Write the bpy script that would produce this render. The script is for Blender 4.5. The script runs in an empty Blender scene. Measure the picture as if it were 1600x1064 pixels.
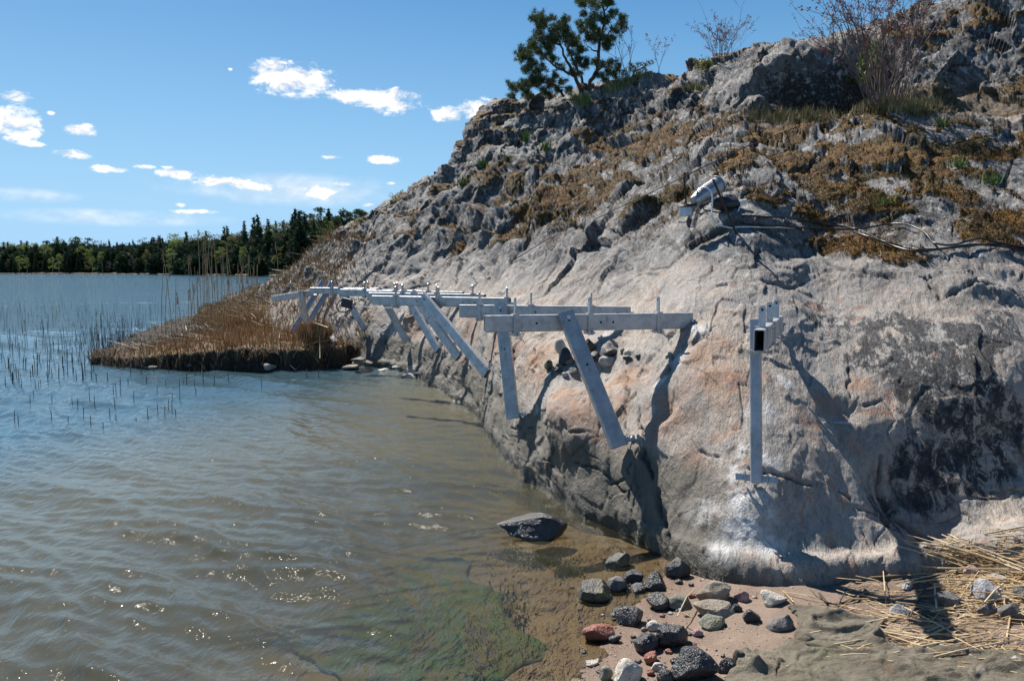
import bpy, bmesh, math, random
import numpy as np
from mathutils import Vector, Matrix, Quaternion
from mathutils.bvhtree import BVHTree

sc = bpy.context.scene
# ------------------------------------------------------------------ camera
CAM_Z = 1.7
FPX = 1215.0
PITCH = math.atan(108.0 / FPX)
cam_d = bpy.data.cameras.new('camera')
cam_d.sensor_fit = 'HORIZONTAL'; cam_d.sensor_width = 36.0
cam_d.lens = 36.0 * FPX / 1600.0
cam_d.clip_start = 0.05; cam_d.clip_end = 9000
cam = bpy.data.objects.new('camera', cam_d); sc.collection.objects.link(cam)
cam.location = (0, 0, CAM_Z)
cam.rotation_euler = (math.radians(90) - PITCH, 0, 0)
sc.camera = cam
# ------------------------------------------------------------------ sun, sky
SUN_AZ = math.radians(-30.0)     # left of the view direction
SUN_EL = math.radians(49.0)
SUN_DIR = Vector((math.sin(SUN_AZ) * math.cos(SUN_EL), math.cos(SUN_AZ) * math.cos(SUN_EL), math.sin(SUN_EL)))
sd = bpy.data.lights.new('sun', 'SUN'); sd.energy = 5.0; sd.angle = math.radians(0.5); sd.color = (1.0, 0.95, 0.88)
so = bpy.data.objects.new('sun', sd); sc.collection.objects.link(so)
so.rotation_euler = (-SUN_DIR).to_track_quat('-Z', 'Y').to_euler()
so.location = (-20, 20, 30)
SKY_STRENGTH = 0.055
sc.view_settings.view_transform = 'Standard'
try: sc.view_settings.look = 'None'
except Exception: pass
sc.view_settings.exposure = 0.76
sc.view_settings.gamma = 1.0
sc.view_settings.use_curve_mapping = False
sc.cycles.max_bounces = 8; sc.cycles.transparent_max_bounces = 24
sc.cycles.use_denoising = True
sc.cycles.caustics_reflective = False; sc.cycles.caustics_refractive = False
sc.cycles.sample_clamp_direct = 22.0; sc.cycles.sample_clamp_indirect = 4.0

world = bpy.data.worlds.new('World'); sc.world = world; world.use_nodes = True


class NT:
    """small helper round a node tree"""
    def __init__(s, tree): s.t = tree; s.n = tree.nodes; s.l = tree.links
    def node(s, typ, **kw):
        n = s.n.new(typ)
        for k, v in kw.items():
            if k.startswith('i_'):
                key = k[2:]
                key = int(key) if key.isdigit() else key.replace('_', ' ')
                s.put(n.inputs[key], v)
            else: setattr(n, k, v)
        return n
    def put(s, sock, v):
        if isinstance(v, bpy.types.NodeSocket): s.l.new(v, sock)
        elif isinstance(v, bpy.types.Node): s.l.new(v.outputs[0], sock)
        elif isinstance(v, (tuple, list)) and len(v) == 3 and sock.type == 'RGBA': sock.default_value = (*v, 1)
        else: sock.default_value = v
    def math(s, op, a, b=None, c=None, clamp=False):
        n = s.n.new('ShaderNodeMath'); n.operation = op; n.use_clamp = clamp
        s.put(n.inputs[0], a)
        if b is not None: s.put(n.inputs[1], b)
        if c is not None: s.put(n.inputs[2], c)
        return n.outputs[0]
    def vmath(s, op, a, b=None):
        n = s.n.new('ShaderNodeVectorMath'); n.operation = op
        s.put(n.inputs[0], a)
        if b is not None: s.put(n.inputs[1], b)
        return n.outputs[0]
    def mix(s, f, a, b, blend='MIX'):
        n = s.n.new('ShaderNodeMix'); n.data_type = 'RGBA'; n.blend_type = blend; n.clamp_factor = True
        s.put(n.inputs[0], f); s.put(n.inputs[6], a); s.put(n.inputs[7], b)
        return n.outputs[2]
    def ramp(s, f, lo, hi, a=0.0, b=1.0, smooth=True):
        n = s.n.new('ShaderNodeMapRange'); n.clamp = True
        n.interpolation_type = 'SMOOTHSTEP' if smooth else 'LINEAR'
        s.put(n.inputs[0], f); s.put(n.inputs[1], lo); s.put(n.inputs[2], hi); s.put(n.inputs[3], a); s.put(n.inputs[4], b)
        return n.outputs[0]
    def noise(s, vec, scale, detail=4, rough=0.55, dist=0.0):
        n = s.n.new('ShaderNodeTexNoise'); s.put(n.inputs['Vector'], vec)
        n.inputs['Scale'].default_value = scale; n.inputs['Detail'].default_value = detail
        n.inputs['Roughness'].default_value = rough; n.inputs['Distortion'].default_value = dist
        return n.outputs[0]
    def voro(s, vec, scale, feature='F1', out=0):
        n = s.n.new('ShaderNodeTexVoronoi'); n.feature = feature; s.put(n.inputs['Vector'], vec)
        n.inputs['Scale'].default_value = scale
        return n.outputs[out]
    def mapping(s, vec, scale=(1, 1, 1), rot=(0, 0, 0), loc=(0, 0, 0)):
        n = s.n.new('ShaderNodeMapping'); s.put(n.inputs[0], vec)
        n.inputs['Scale'].default_value = scale; n.inputs['Rotation'].default_value = rot; n.inputs['Location'].default_value = loc
        return n.outputs[0]
    def bump(s, h, strength=0.5, dist=0.01, normal=None):
        n = s.n.new('ShaderNodeBump'); n.inputs['Strength'].default_value = strength; n.inputs['Distance'].default_value = dist
        s.put(n.inputs['Height'], h)
        if normal is not None: s.put(n.inputs['Normal'], normal)
        return n.outputs[0]


# world: Nishita sky with small fair-weather clouds placed by compass direction and height
W = NT(world.node_tree); W.n.clear()
sky = W.node('ShaderNodeTexSky', sky_type='NISHITA', sun_disc=False, sun_elevation=SUN_EL, sun_rotation=SUN_AZ,
             altitude=0, air_density=1.0, dust_density=0.35, ozone_density=2.2)
tc = W.node('ShaderNodeTexCoord')
sep = W.node('ShaderNodeSeparateXYZ'); W.put(sep.inputs[0], tc.outputs['Generated'])
az = W.math('ARCTAN2', sep.outputs[0], sep.outputs[1])
hor = W.math('SQRT', W.math('ADD', W.math('MULTIPLY', sep.outputs[0], sep.outputs[0]), W.math('MULTIPLY', sep.outputs[1], sep.outputs[1])))
el = W.math('ARCTAN2', sep.outputs[2], hor)
comb = W.node('ShaderNodeCombineXYZ'); W.put(comb.inputs[0], W.math('MULTIPLY', az, 1.0)); W.put(comb.inputs[1], W.math('MULTIPLY', el, 1.9))
n1 = W.noise(comb.outputs[0], 36, 8, 0.70, 0.4)
n2 = W.noise(comb.outputs[0], 9, 5, 0.6)
# (u, v, half width, half height) of the clouds as seen in the photograph, turned into compass angle and elevation
clouds = [(455, 125, 62, 24), (425, 108, 35, 14), (600, 157, 62, 17), (545, 150, 40, 10), (700, 180, 26, 12), (760, 172, 50, 17),
          (22, 195, 42, 20), (0, 185, 30, 14), (22, 151, 27, 8), (128, 203, 30, 8), (46, 225, 20, 4), (110, 241, 30, 6), (170, 264, 28, 5),
          (80, 177, 6, 3), (360, 109, 3.5, 2.2), (226, 261, 16, 3), (262, 262, 10, 3), (275, 272, 30, 7), (345, 283, 48, 8), (400, 292, 44, 6), (500, 300, 30, 10),
          (535, 288, 14, 4), (597, 250, 30, 6), (518, 246, 17, 3), (304, 331, 36, 4), (283, 320, 9, 3), (575, 320, 15, 3), (610, 287, 8, 3)]
field = None
def cloud_angles(u, v, hw, hh):
    x = (u - 800) / FPX; y = (532 - v) / FPX
    f = Vector((x, math.cos(PITCH) + y * math.sin(PITCH), -math.sin(PITCH) + y * math.cos(PITCH)))
    a = math.atan2(f.x, f.y); e = math.atan2(f.z, math.hypot(f.x, f.y))
    return a, e, hw / FPX * math.cos(a) ** 1.5, hh / FPX * 1.05
def lobe(a, e, ha, he):
    dx = W.math('MULTIPLY', W.math('SUBTRACT', az, a), 1 / ha)
    dy = W.math('MULTIPLY', W.math('SUBTRACT', el, e), 1 / he)
    r2 = W.math('ADD', W.math('MULTIPLY', dx, dx), W.math('MULTIPLY', dy, dy))
    return W.math('SUBTRACT', 1.0, r2)
for c in clouds:
    q = lobe(*cloud_angles(*c))
    field = q if field is None else W.math('SMOOTH_MAX', field, q, 0.15)
field = W.math('MAXIMUM', field, -1.5)
mask = W.ramp(W.math('ADD', field, W.math('MULTIPLY', W.math('SUBTRACT', n1, 0.5), 4.6)), -0.12, 0.95)
# thin veils low down
veil = None
for c in [(480, 298, 170, 26), (180, 340, 190, 12), (30, 305, 100, 10), (330, 290, 120, 16)]:
    q = lobe(*cloud_angles(*c)); veil = q if veil is None else W.math('MAXIMUM', veil, q)
veilm = W.math('MULTIPLY', W.ramp(veil, -0.2, 1.0), W.ramp(n2, 0.35, 0.75, 0, 0.55))
# scattered cumulus over the rest of the sky (all round, outside the view too)
nz = W.noise(tc.outputs['Generated'], 5.5, 7, 0.6)
front = W.math('MULTIPLY', W.ramp(W.math('ABSOLUTE', az), 0.75, 1.1), W.ramp(el, 0.02, 0.25))
rest = W.math('MULTIPLY', W.ramp(nz, 0.60, 0.68), front)
mask = W.math('MAXIMUM', W.math('MAXIMUM', mask, veilm), W.math('MULTIPLY', rest, 0.8))
shade = W.ramp(n1, 0.38, 0.66, 0.80, 1.06)
hs = W.node('ShaderNodeHueSaturation'); W.put(hs.inputs['Color'], sky.outputs[0]); hs.inputs['Saturation'].default_value = 1.58; hs.inputs['Value'].default_value = 0.87
cc = W.node('ShaderNodeCombineXYZ')
CLOUD = 12.5
W.put(cc.inputs[0], W.math('MULTIPLY', shade, CLOUD)); W.put(cc.inputs[1], W.math('MULTIPLY', shade, CLOUD)); W.put(cc.inputs[2], W.math('MULTIPLY', shade, CLOUD * 1.03))
lowc = W.mix(W.math('POWER', W.ramp(el, 0.0, 0.60, 1, 0, smooth=False), 1.6), hs.outputs[0], (4.1, 7.4, 11.0))
skc = W.mix(mask, lowc, cc.outputs[0])
bg = W.node('ShaderNodeBackground'); W.put(bg.inputs[0], skc); bg.inputs[1].default_value = SKY_STRENGTH
wo = W.node('ShaderNodeOutputWorld'); W.put(wo.inputs[0], bg.outputs[0])

# ------------------------------------------------------------------ helpers
def P(u, v, d):
    """point at depth d along +Y in the direction of a photograph position"""
    x = (u - 800) / FPX; y = (532 - v) / FPX
    fy = math.cos(PITCH) + y * math.sin(PITCH); fz = -math.sin(PITCH) + y * math.cos(PITCH)
    t = d / fy
    return np.array([x * t, d, CAM_Z + fz * t])
def G(u, v, z=0.0):
    x = (u - 800) / FPX; y = (532 - v) / FPX
    fy = math.cos(PITCH) + y * math.sin(PITCH); fz = -math.sin(PITCH) + y * math.cos(PITCH)
    t = (z - CAM_Z) / fz
    return np.array([x * t, fy * t, z])
def RAY(u, v):
    x = (u - 800) / FPX; y = (532 - v) / FPX
    return Vector((x, math.cos(PITCH) + y * math.sin(PITCH), -math.sin(PITCH) + y * math.cos(PITCH))).normalized()

_rs = np.random.RandomState(7)
_perm = np.concatenate([_rs.permutation(512)] * 3)
_grad = _rs.normal(size=(512, 3)); _grad /= np.linalg.norm(_grad, axis=1)[:, None]
def perlin(p):
    p = np.asarray(p, dtype=np.float64)
    i = np.floor(p).astype(np.int64); f = p - i
    w = f * f * f * (f * (f * 6 - 15) + 10)
    ix, iy, iz = i[:, 0] & 511, i[:, 1] & 511, i[:, 2] & 511
    out = 0
    for dx in (0, 1):
        wx = w[:, 0] if dx else 1 - w[:, 0]
        px = _perm[(ix + dx) & 511]
        for dy in (0, 1):
            wy = w[:, 1] if dy else 1 - w[:, 1]
            py = _perm[(px + iy + dy) & 511]
            for dz in (0, 1):
                wz = w[:, 2] if dz else 1 - w[:, 2]
                g = _grad[_perm[(py + iz + dz) & 511]]
                out = out + wx * wy * wz * (g[:, 0] * (f[:, 0] - dx) + g[:, 1] * (f[:, 1] - dy) + g[:, 2] * (f[:, 2] - dz))
    return out * 1.6
def fbm(p, octv=4, gain=0.5, lac=2.03):
    a, s, o = 1.0, 0.0, 0
    p = np.array(p, dtype=np.float64)
    for k in range(octv):
        o = o + a * perlin(p + 17.3 * k); s += a; a *= gain; p = p * lac
    return o / s
def worley(p):
    """F1, F2 and the cell's hash"""
    p = np.asarray(p); i = np.floor(p).astype(np.int64)
    f1 = np.full(len(p), 9.0); f2 = np.full(len(p), 9.0); cid = np.zeros(len(p))
    for dx in (-1, 0, 1):
        for dy in (-1, 0, 1):
            for dz in (-1, 0, 1):
                c = i + (dx, dy, dz)
                h = _perm[(_perm[(_perm[c[:, 0] & 511] + c[:, 1]) & 511] + c[:, 2]) & 511]
                q = c + 0.5 + 0.42 * _grad[h]
                d = np.sqrt(((q - p) ** 2).sum(1))
                m = d < f1
                f2 = np.where(m, f1, np.minimum(f2, d)); cid = np.where(m, h, cid); f1 = np.where(m, d, f1)
    return f1, f2, cid / 512.0
def facets(p, k, seed=0):
    """broken stone: each cell has its own tilt; value in cell units, and the gap to the next cell"""
    p = np.asarray(p) + seed; i = np.floor(p).astype(np.int64); f1 = np.full(len(p), 9.0); f2 = np.full(len(p), 9.0); val = np.zeros(len(p))
    for dx in (-1, 0, 1):
        for dy in (-1, 0, 1):
            for dz in (-1, 0, 1):
                c = i + (dx, dy, dz)
                h = _perm[(_perm[(_perm[c[:, 0] & 511] + c[:, 1]) & 511] + c[:, 2]) & 511]
                q = c + 0.5 + 0.42 * _grad[h]; r = p - q; d = np.sqrt((r ** 2).sum(1)); m = d < f1
                f2 = np.where(m, f1, np.minimum(f2, d)); val = np.where(m, (r * _grad[(h * 7 + 13) & 511]).sum(1), val); f1 = np.where(m, d, f1)
    return val * k, f2 - f1
def sstep(a, b, x):
    t = np.clip((x - a) / (b - a), 0, 1); return t * t * (3 - 2 * t)

def link(o, parent=None):
    sc.collection.objects.link(o)
    if parent is not None: o.parent = parent
    return o
def grid_mesh(name, pts, nu, nv, smooth=True):
    """pts as (nu*nv, 3), row by row"""
    me = bpy.data.meshes.new(name)
    idx = np.arange(nu * nv).reshape(nu, nv)
    a = idx[:-1, :-1].ravel(); b = idx[1:, :-1].ravel(); c = idx[1:, 1:].ravel(); d = idx[:-1, 1:].ravel()
    quads = np.stack([a, b, c, d], 1).astype(np.int32)
    me.vertices.add(nu * nv); me.vertices.foreach_set('co', np.asarray(pts, dtype=np.float32).ravel())
    nq = len(quads)
    me.loops.add(nq * 4); me.loops.foreach_set('vertex_index', quads.ravel())
    me.polygons.add(nq); me.polygons.foreach_set('loop_start', np.arange(0, nq * 4, 4, dtype=np.int32))
    try: me.polygons.foreach_set('loop_total', np.full(nq, 4, dtype=np.int32))
    except Exception: pass
    me.polygons.foreach_set('use_smooth', np.full(nq, smooth))
    me.update(calc_edges=True)
    return me
def mesh_from(name, verts, faces, mat=None, smooth=False):
    me = bpy.data.meshes.new(name)
    me.from_pydata([tuple(map(float, v)) for v in verts], [], faces); me.update()
    if smooth: me.polygons.foreach_set('use_smooth', [True] * len(me.polygons))
    if mat: me.materials.append(mat)
    return me
def fset(me, name, arr):
    a = me.attributes.new(name, 'FLOAT', 'POINT'); a.data.foreach_set('value', np.asarray(arr, dtype=np.float32))
def tag(o, label=None, cat=None, group=None, kind=None):
    if label: o['label'] = label
    if cat: o['category'] = cat
    if group: o['group'] = group
    if kind: o['kind'] = kind
    return o
def newmat(name):
    m = bpy.data.materials.new(name); m.use_nodes = True
    T = NT(m.node_tree); T.n.clear()
    out = T.node('ShaderNodeOutputMaterial')
    return m, T, out
def principled(T, out, **kw):
    b = T.node('ShaderNodeBsdfPrincipled')
    for k, v in kw.items(): T.put(b.inputs[k.replace('_', ' ')], v)
    T.put(out.inputs[0], b.outputs[0]); return b
def OBJ(T): return T.node('ShaderNodeTexCoord').outputs['Object']
def POS(T): return T.node('ShaderNodeNewGeometry').outputs['Position']
def ATT(T, name, out='Fac'):
    n = T.node('ShaderNodeAttribute', attribute_name=name); return n.outputs[out]
# ------------------------------------------------------------------ the lie of the land
def bed_z(x, y):
    """beach and lake bed, metres"""
    x = np.asarray(x, float); y = np.asarray(y, float)
    s = ((x - 0.345) - (y - 3.23) * 0.50) / 1.12
    up = 0.075 * s; up = np.where(s > 3.5, 0.2625 + 0.03 * (s - 3.5), up)
    dn = -(0.080 * -s + 0.045 * s * s)
    z = np.where(s > 0, up, np.maximum(dn, -3.2))
    p = np.stack([x, y, np.zeros_like(x)], -1).reshape(-1, 3)
    n = fbm(p * 1.3, 3).reshape(x.shape); n2 = fbm(p * 7.0, 3).reshape(x.shape)
    return z + 0.02 * n * np.clip(np.abs(s) * 2, 0.3, 1) + 0.006 * n2

# control net of the outcrop: columns run from the foot to behind the crest
COLS = [
 [(2300,790,4.6),(2290,700,4.8),(2270,600,5.1),(2250,500,5.5),(2230,440,6.0),(2200,360,7.0),(2180,260,8.5),(2180,170,10.0),(2190,40,11.5),(2200,-90,13.0)],
 [(1900,860,4.0),(1860,770,4.6),(1800,660,4.9),(1780,550,5.55),(1750,480,6.1),(1720,380,7.2),(1700,280,8.5),(1720,165,10.5),(1740,60,12.0),(1740,-80,13.5)],
 [(1640,868,3.95),(1622,800,4.45),(1602,712,4.78),(1588,575,5.05),(1572,485,5.7),(1540,380,7.1),(1530,290,8.6),(1530,175,11.2),(1530,85,12.2),(1550,-35,13.8)],
 [(1490,872,4.02),(1476,836,4.44),(1462,720,4.78),(1442,570,5.22),(1425,462,6.0),(1400,350,7.4),(1400,275,8.8),(1410,165,12.0),(1405,70,13.0),(1405,22,14.5)],
 [(1345,905,3.98),(1335,842,4.22),(1320,700,4.72),(1302,545,5.60),(1290,450,6.5),(1270,350,7.8),(1270,270,9.2),(1285,178,12.6),(1290,90,13.6),(1290,62,15.0)],
 [(1225,922,3.95),(1202,850,4.16),(1190,720,4.47),(1190,540,5.38),(1180,440,6.25),(1150,340,7.5),(1150,270,9.2),(1165,190,13.0),(1170,105,14.6),(1170,80,16.0)],
 [(1105,893,4.15),(1078,820,4.44),(1070,660,5.02),(1083,500,5.82),(1070,420,6.8),(1060,340,8.4),(1060,275,10.6),(1070,200,14.2),(1062,145,16.2),(1060,110,17.5)],
 [(1000,855,4.75),(990,790,4.92),(975,690,5.30),(990,540,6.3),(970,450,7.8),(960,365,9.6),(965,292,12.1),(980,218,15.6),(985,160,17.6),(985,124,19.0)],
 [(900,802,5.42),(892,740,5.55),(885,640,5.85),(890,545,7.1),(890,450,8.9),(880,375,10.7),(890,302,13.1),(910,228,16.2),(925,168,18.3),(930,130,20.0)],
 [(820,747,6.35),(822,705,6.45),(828,620,6.85),(838,530,7.7),(845,445,9.5),(840,372,11.6),(840,312,13.6),(850,243,16.6),(860,185,19.0),(870,147,20.5)],
 [(765,692,7.65),(770,655,7.75),(778,585,8.15),(788,500,8.9),(795,435,10.4),(790,372,12.5),(790,312,14.5),(788,250,17.1),(798,190,19.3),(812,160,20.5)],
 [(738,642,9.4),(741,605,9.5),(745,560,9.8),(750,495,10.4),(750,435,11.9),(740,375,13.9),(736,312,16.1),(733,262,18.0),(743,205,19.4),(755,170,20.5)],
 [(680,606,11.2),(686,580,11.3),(690,545,11.6),(695,495,12.2),(690,432,13.5),(680,372,15.5),(670,322,17.4),(672,290,18.8),(686,272,19.5),(703,258,20.5)],
 [(630,582,13.0),(635,562,13.1),(632,530,13.5),(630,482,14.1),(620,432,15.2),(610,387,16.6),(603,352,18.0),(607,330,19.2),(619,314,20.0),(634,302,21.0)],
 [(575,574,13.8),(575,555,14.0),(575,520,14.4),(570,480,15.0),(560,440,16.0),(553,405,17.2),(552,380,18.6),(558,358,20.0),(566,346,20.8),(576,337,21.5)],
 [(500,562,14.6),(500,545,14.9),(498,515,15.5),(495,482,16.2),(492,455,17.1),(493,428,18.4),(498,404,19.6),(506,386,20.6),(512,378,21.5),(519,371,22.5)],
 [(440,542,16.2),(438,522,16.9),(436,502,17.7),(436,484,18.5),(438,468,19.3),(440,455,20.1),(443,443,21.0),(447,434,22.0),(451,429,22.8),(456,423,23.5)],
 [(385,530,17.8),(383,517,18.8),(382,506,19.8),(384,496,20.8),(388,486,21.8),(392,476,22.8),(397,466,23.6),(403,456,24.4),(408,449,25.2),(414,443,26.0)],
 [(300,512,21.5),(300,508,22.5),(302,503,23.5),(305,499,24.5),(308,496,25.5),(312,493,26.3),(316,490,27.0),(320,487,27.8),(325,484,28.4),(330,481,29.0)],
]
net = np.array([[P(*c) for c in col] for col in COLS])          # (C, 10, 3)
C = len(net)
base0 = net[:, 0].copy(); base0[:, 2] = np.minimum(base0[:, 2], 0.15) - 0.9
# push the buried foot outward (towards the water / viewer)
outw = (net[:, 0] - net[:, 2]); outw[:, 2] = 0; outw /= np.linalg.norm(outw, axis=1)[:, None]
base0 += outw * 0.22
crest = net[:, -1]; cd = crest - net[:, -3]; cd[:, 2] = 0; cd /= np.linalg.norm(cd, axis=1)[:, None]
b1 = crest + cd * 1.8; b1[:, 2] = crest[:, 2] - 0.12
b2 = crest + cd * 8.0; b2[:, 2] = crest[:, 2] * 0.80
b3 = crest + cd * 22.0; b3[:, 2] = -1.0
net = np.concatenate([base0[:, None], net, b1[:, None], b2[:, None], b3[:, None]], 1)   # (C, 14, 3)

def catmull(a, counts, axis):
    """nonuniform number of samples per span, Catmull-Rom through the points along an axis; returns points and parameters"""
    a = np.moveaxis(a, axis, 0); n = len(a)
    pad = np.concatenate([2 * a[:1] - a[1:2], a, 2 * a[-1:] - a[-2:-1]], 0)
    outp, par = [], []
    for i in range(n - 1):
        k = counts[i]; t = np.arange(k) / k
        if i == n - 2: t = np.linspace(0, 1, k + 1)
        p0, p1, p2, p3 = pad[i], pad[i + 1], pad[i + 2], pad[i + 3]
        T = t.reshape((-1,) + (1,) * p1.ndim)
        outp.append(0.5 * (2 * p1 + (p2 - p0) * T + (2 * p0 - 5 * p1 + 4 * p2 - p3) * T ** 2 + (3 * p1 - p0 - 3 * p2 + p3) * T ** 3))
        par.append(i + t)
    return np.moveaxis(np.concatenate(outp, 0), 0, axis), np.concatenate(par)

RD = 1.0        # mesh density
def rc(v): return max(3, int(v * RD))
cs = [rc(c) for c in (14, 90, 85, 85, 80, 85, 85, 75, 65, 55, 42, 48, 44, 44, 48, 42, 36, 34)]
ct = [rc(c) for c in (8, 34, 66, 78, 62, 66, 56, 62, 50, 34, 8, 12, 8)]
surf, ps = catmull(net, cs, 0)
surf, pt = catmull(surf, ct, 1)
nu, nv = surf.shape[:2]
S = np.repeat(ps, nv); Tt = np.tile(pt, nu)
def normals(sf):
    du = np.gradient(sf, axis=0); dv = np.gradient(sf, axis=1)
    n = np.cross(dv, du); n /= np.maximum(np.linalg.norm(n, axis=2), 1e-9)[..., None]
    return n
nrm = normals(surf)
if (nrm[nu // 2, 30] @ np.array([-1, -1, 1])) < 0: nrm = -nrm
pts = surf.reshape(-1, 3).copy(); N = nrm.reshape(-1, 3)
me0 = grid_mesh('coarse', surf[::6, ::6].reshape(-1, 3), *surf[::6, ::6].shape[:2])
bvh0 = BVHTree.FromPolygons([v.co for v in me0.vertices], [tuple(p.vertices) for p in me0.polygons])
bpy.data.meshes.remove(me0)
def on_rock0(u, v):
    h = bvh0.ray_cast(Vector((0, 0, CAM_Z)), RAY(u, v))[0]
    return np.array(h) if h is not None else None

rough = sstep(4.2, 6.2, Tt) * 1.0
rough = np.clip(rough + 0.0, 0, 1)
far = np.clip(pts[:, 1] / 14.0, 0.35, 0.95)
near_low = 1 - sstep(3.6, 5.0, Tt)
D = np.zeros(len(pts))
# broad swells
D += 0.12 * far * rough * fbm(pts * 0.55 + 3.1, 3)
D += (0.03 + 0.03 * far) * fbm(pts * 1.25 + 9.0, 3)
# fissured blocks: foliation dips steeply, so cells are stretched along it
_e = P(760, 480, 9.5) - P(900, 250, 15.0); _e /= np.linalg.norm(_e)          # grain of the gneiss, running down to the left
_a = np.cross(_e, [-.5, -.6, .6]); _a /= np.linalg.norm(_a); _b = np.cross(_e, _a)
folm = np.stack([_a, _b, _e])
q = pts @ folm.T
warp = np.stack([fbm(pts * 0.9 + 5, 3), fbm(pts * 0.9 + 15, 3), fbm(pts * 0.9 + 25, 3)], 1)
f1, f2, cid = worley(q * np.array([0.95, 0.6, 0.30]) + warp * 0.75)
gap = f2 - f1
cdp = 1 - .6 * sstep(9.0, 10.4, Tt); far0 = far; far = far * cdp
fA, gA = facets(q * np.array([.75, .55, .38]) + warp * .4, .26, 33)
lsm = 1 - .6 * sstep(9, 12, S)
D += rough * far * fA * lsm
zph = pts[:, 2] / .62 + .55 * fbm(pts * np.array([.5, .5, .9]) + 14, 3) * 1.6 + .12 * fbm(pts * 3 + 4, 2)
zf = zph - np.floor(zph); stair = np.where(zf < .80, zf / .80, (1 - zf) / .20); tread = sstep(.78, .9, zf) + sstep(.16, .0, zf)
D += rough * far * .26 * (.35 + .65 * sstep(2.0, 3.5, S)) * (stair - .5) * sstep(-.35, .15, fbm(pts * .45 + 7, 2))
D += rough * far * (0.20 * (cid - 0.5) * sstep(0, .30, gap) + 0.04 * np.sqrt(np.clip(gap, 0, 0.2) / 0.2) - 0.05)
f1b, f2b, cidb = worley(q * np.array([3.0, 2.0, 0.85]) + warp * 1.3 + 7)
gapb = f2b - f1b
D += rough * far * (0.0 * (cidb - 0.5) * sstep(0, .25, gapb) + 0.010 * np.sqrt(np.clip(gapb, 0, 0.15) / 0.15))
rg1 = -np.abs(fbm(q * np.array([2.6, 1.6, 0.6]) + 31, 4)); rg2 = -np.abs(fbm(q * np.array([7.5, 5, 2.1]) + 61, 3))
D += rough * far * (0.09 * np.maximum(rg1 * 1.5, -.30) + 0.008 * rg2 + 0.02)
pitn = fbm(q * np.array([9, 9, 5]) + 90, 2)
D -= rough * far * 0.030 * sstep(0.30, 0.46, pitn)
small = fbm(q * np.array([7, 5, 3.2]), 4)
D += (0.010 + 0.006 * rough * far) * small
D += (0.0038 + 0.004 * rough * far) * fbm(q * np.array([24, 18, 13]), 3)
# scouring marks on the lower face
D += 0.016 * (1 - rough) * fbm(pts @ folm.T * np.array([4.0, 4.0, 1.0]) + 11, 4)
# polished lower face: joint blocks with open seams
fl1, fl2, cidl = worley(pts * np.array([0.9, 0.6, 1.3]) + warp * 0.9 + 40)
gapl = fl2 - fl1
seaml = (1 - sstep(0.0, 0.02, gapl)) * sstep(0.0, 0.25, fbm(pts * 1.1 + 33, 2))
chunk = sstep(-0.05, 0.3, fbm(pts * 0.9 + 44, 2)) * sstep(5.5, 7, S)
lowm = sstep(0.9, 1.4, Tt) * (1 - sstep(4.6, 5.6, Tt))
rgl = -np.abs(fbm(pts * np.array([2.2, 1.6, 2.0]) + 71, 4))
D += lowm * (0.055 * chunk * (cidl - 0.5) * sstep(0, .12, gapl) * np.clip(pts[:, 1] / 6, 0.5, 1.6) - 0.008 * seaml + 0.05 * (0.35 + chunk) * np.maximum(rgl + .08, -.3))

ca1, ca2, cac = worley(q * np.array([5.5, 4.0, 2.4]) + warp * 1.5 + 3)
D += (1 - rough) * (0.015 + .02 * chunk) * (cac - .5) * sstep(0, .18, ca2 - ca1) * sstep(-.1, .25, fbm(pts * 1.4 + 12, 2))
fa, ga = facets(q * np.array([1.5, 1.1, .7]) + warp * .6, .14, 5); fb_, gb = facets(q * np.array([4.2, 3.2, 2.0]) + warp * 1.2, .045, 50)
fc, gc = facets(q * np.array([11, 8, 5.5]) + warp * 2.2, .016, 90)
brk = sstep(-.25, .25, fbm(pts * .8 + 51, 3))                     # broken here, smooth there
D += rough * far * (fa * .9 * lsm + fb_ * .7) + rough * fc * .6
D += (1 - rough) * (fa * .20 * (.3 + chunk) + fb_ * (.18 + .40 * brk) + fc * (.2 + .5 * brk))
crk2 = np.maximum(rough * sstep(.05, 0, ga) * .6, np.maximum(rough * .5, (1 - rough) * brk * .3) * sstep(.03, 0, gb))
D -= .012 * crk2
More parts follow.
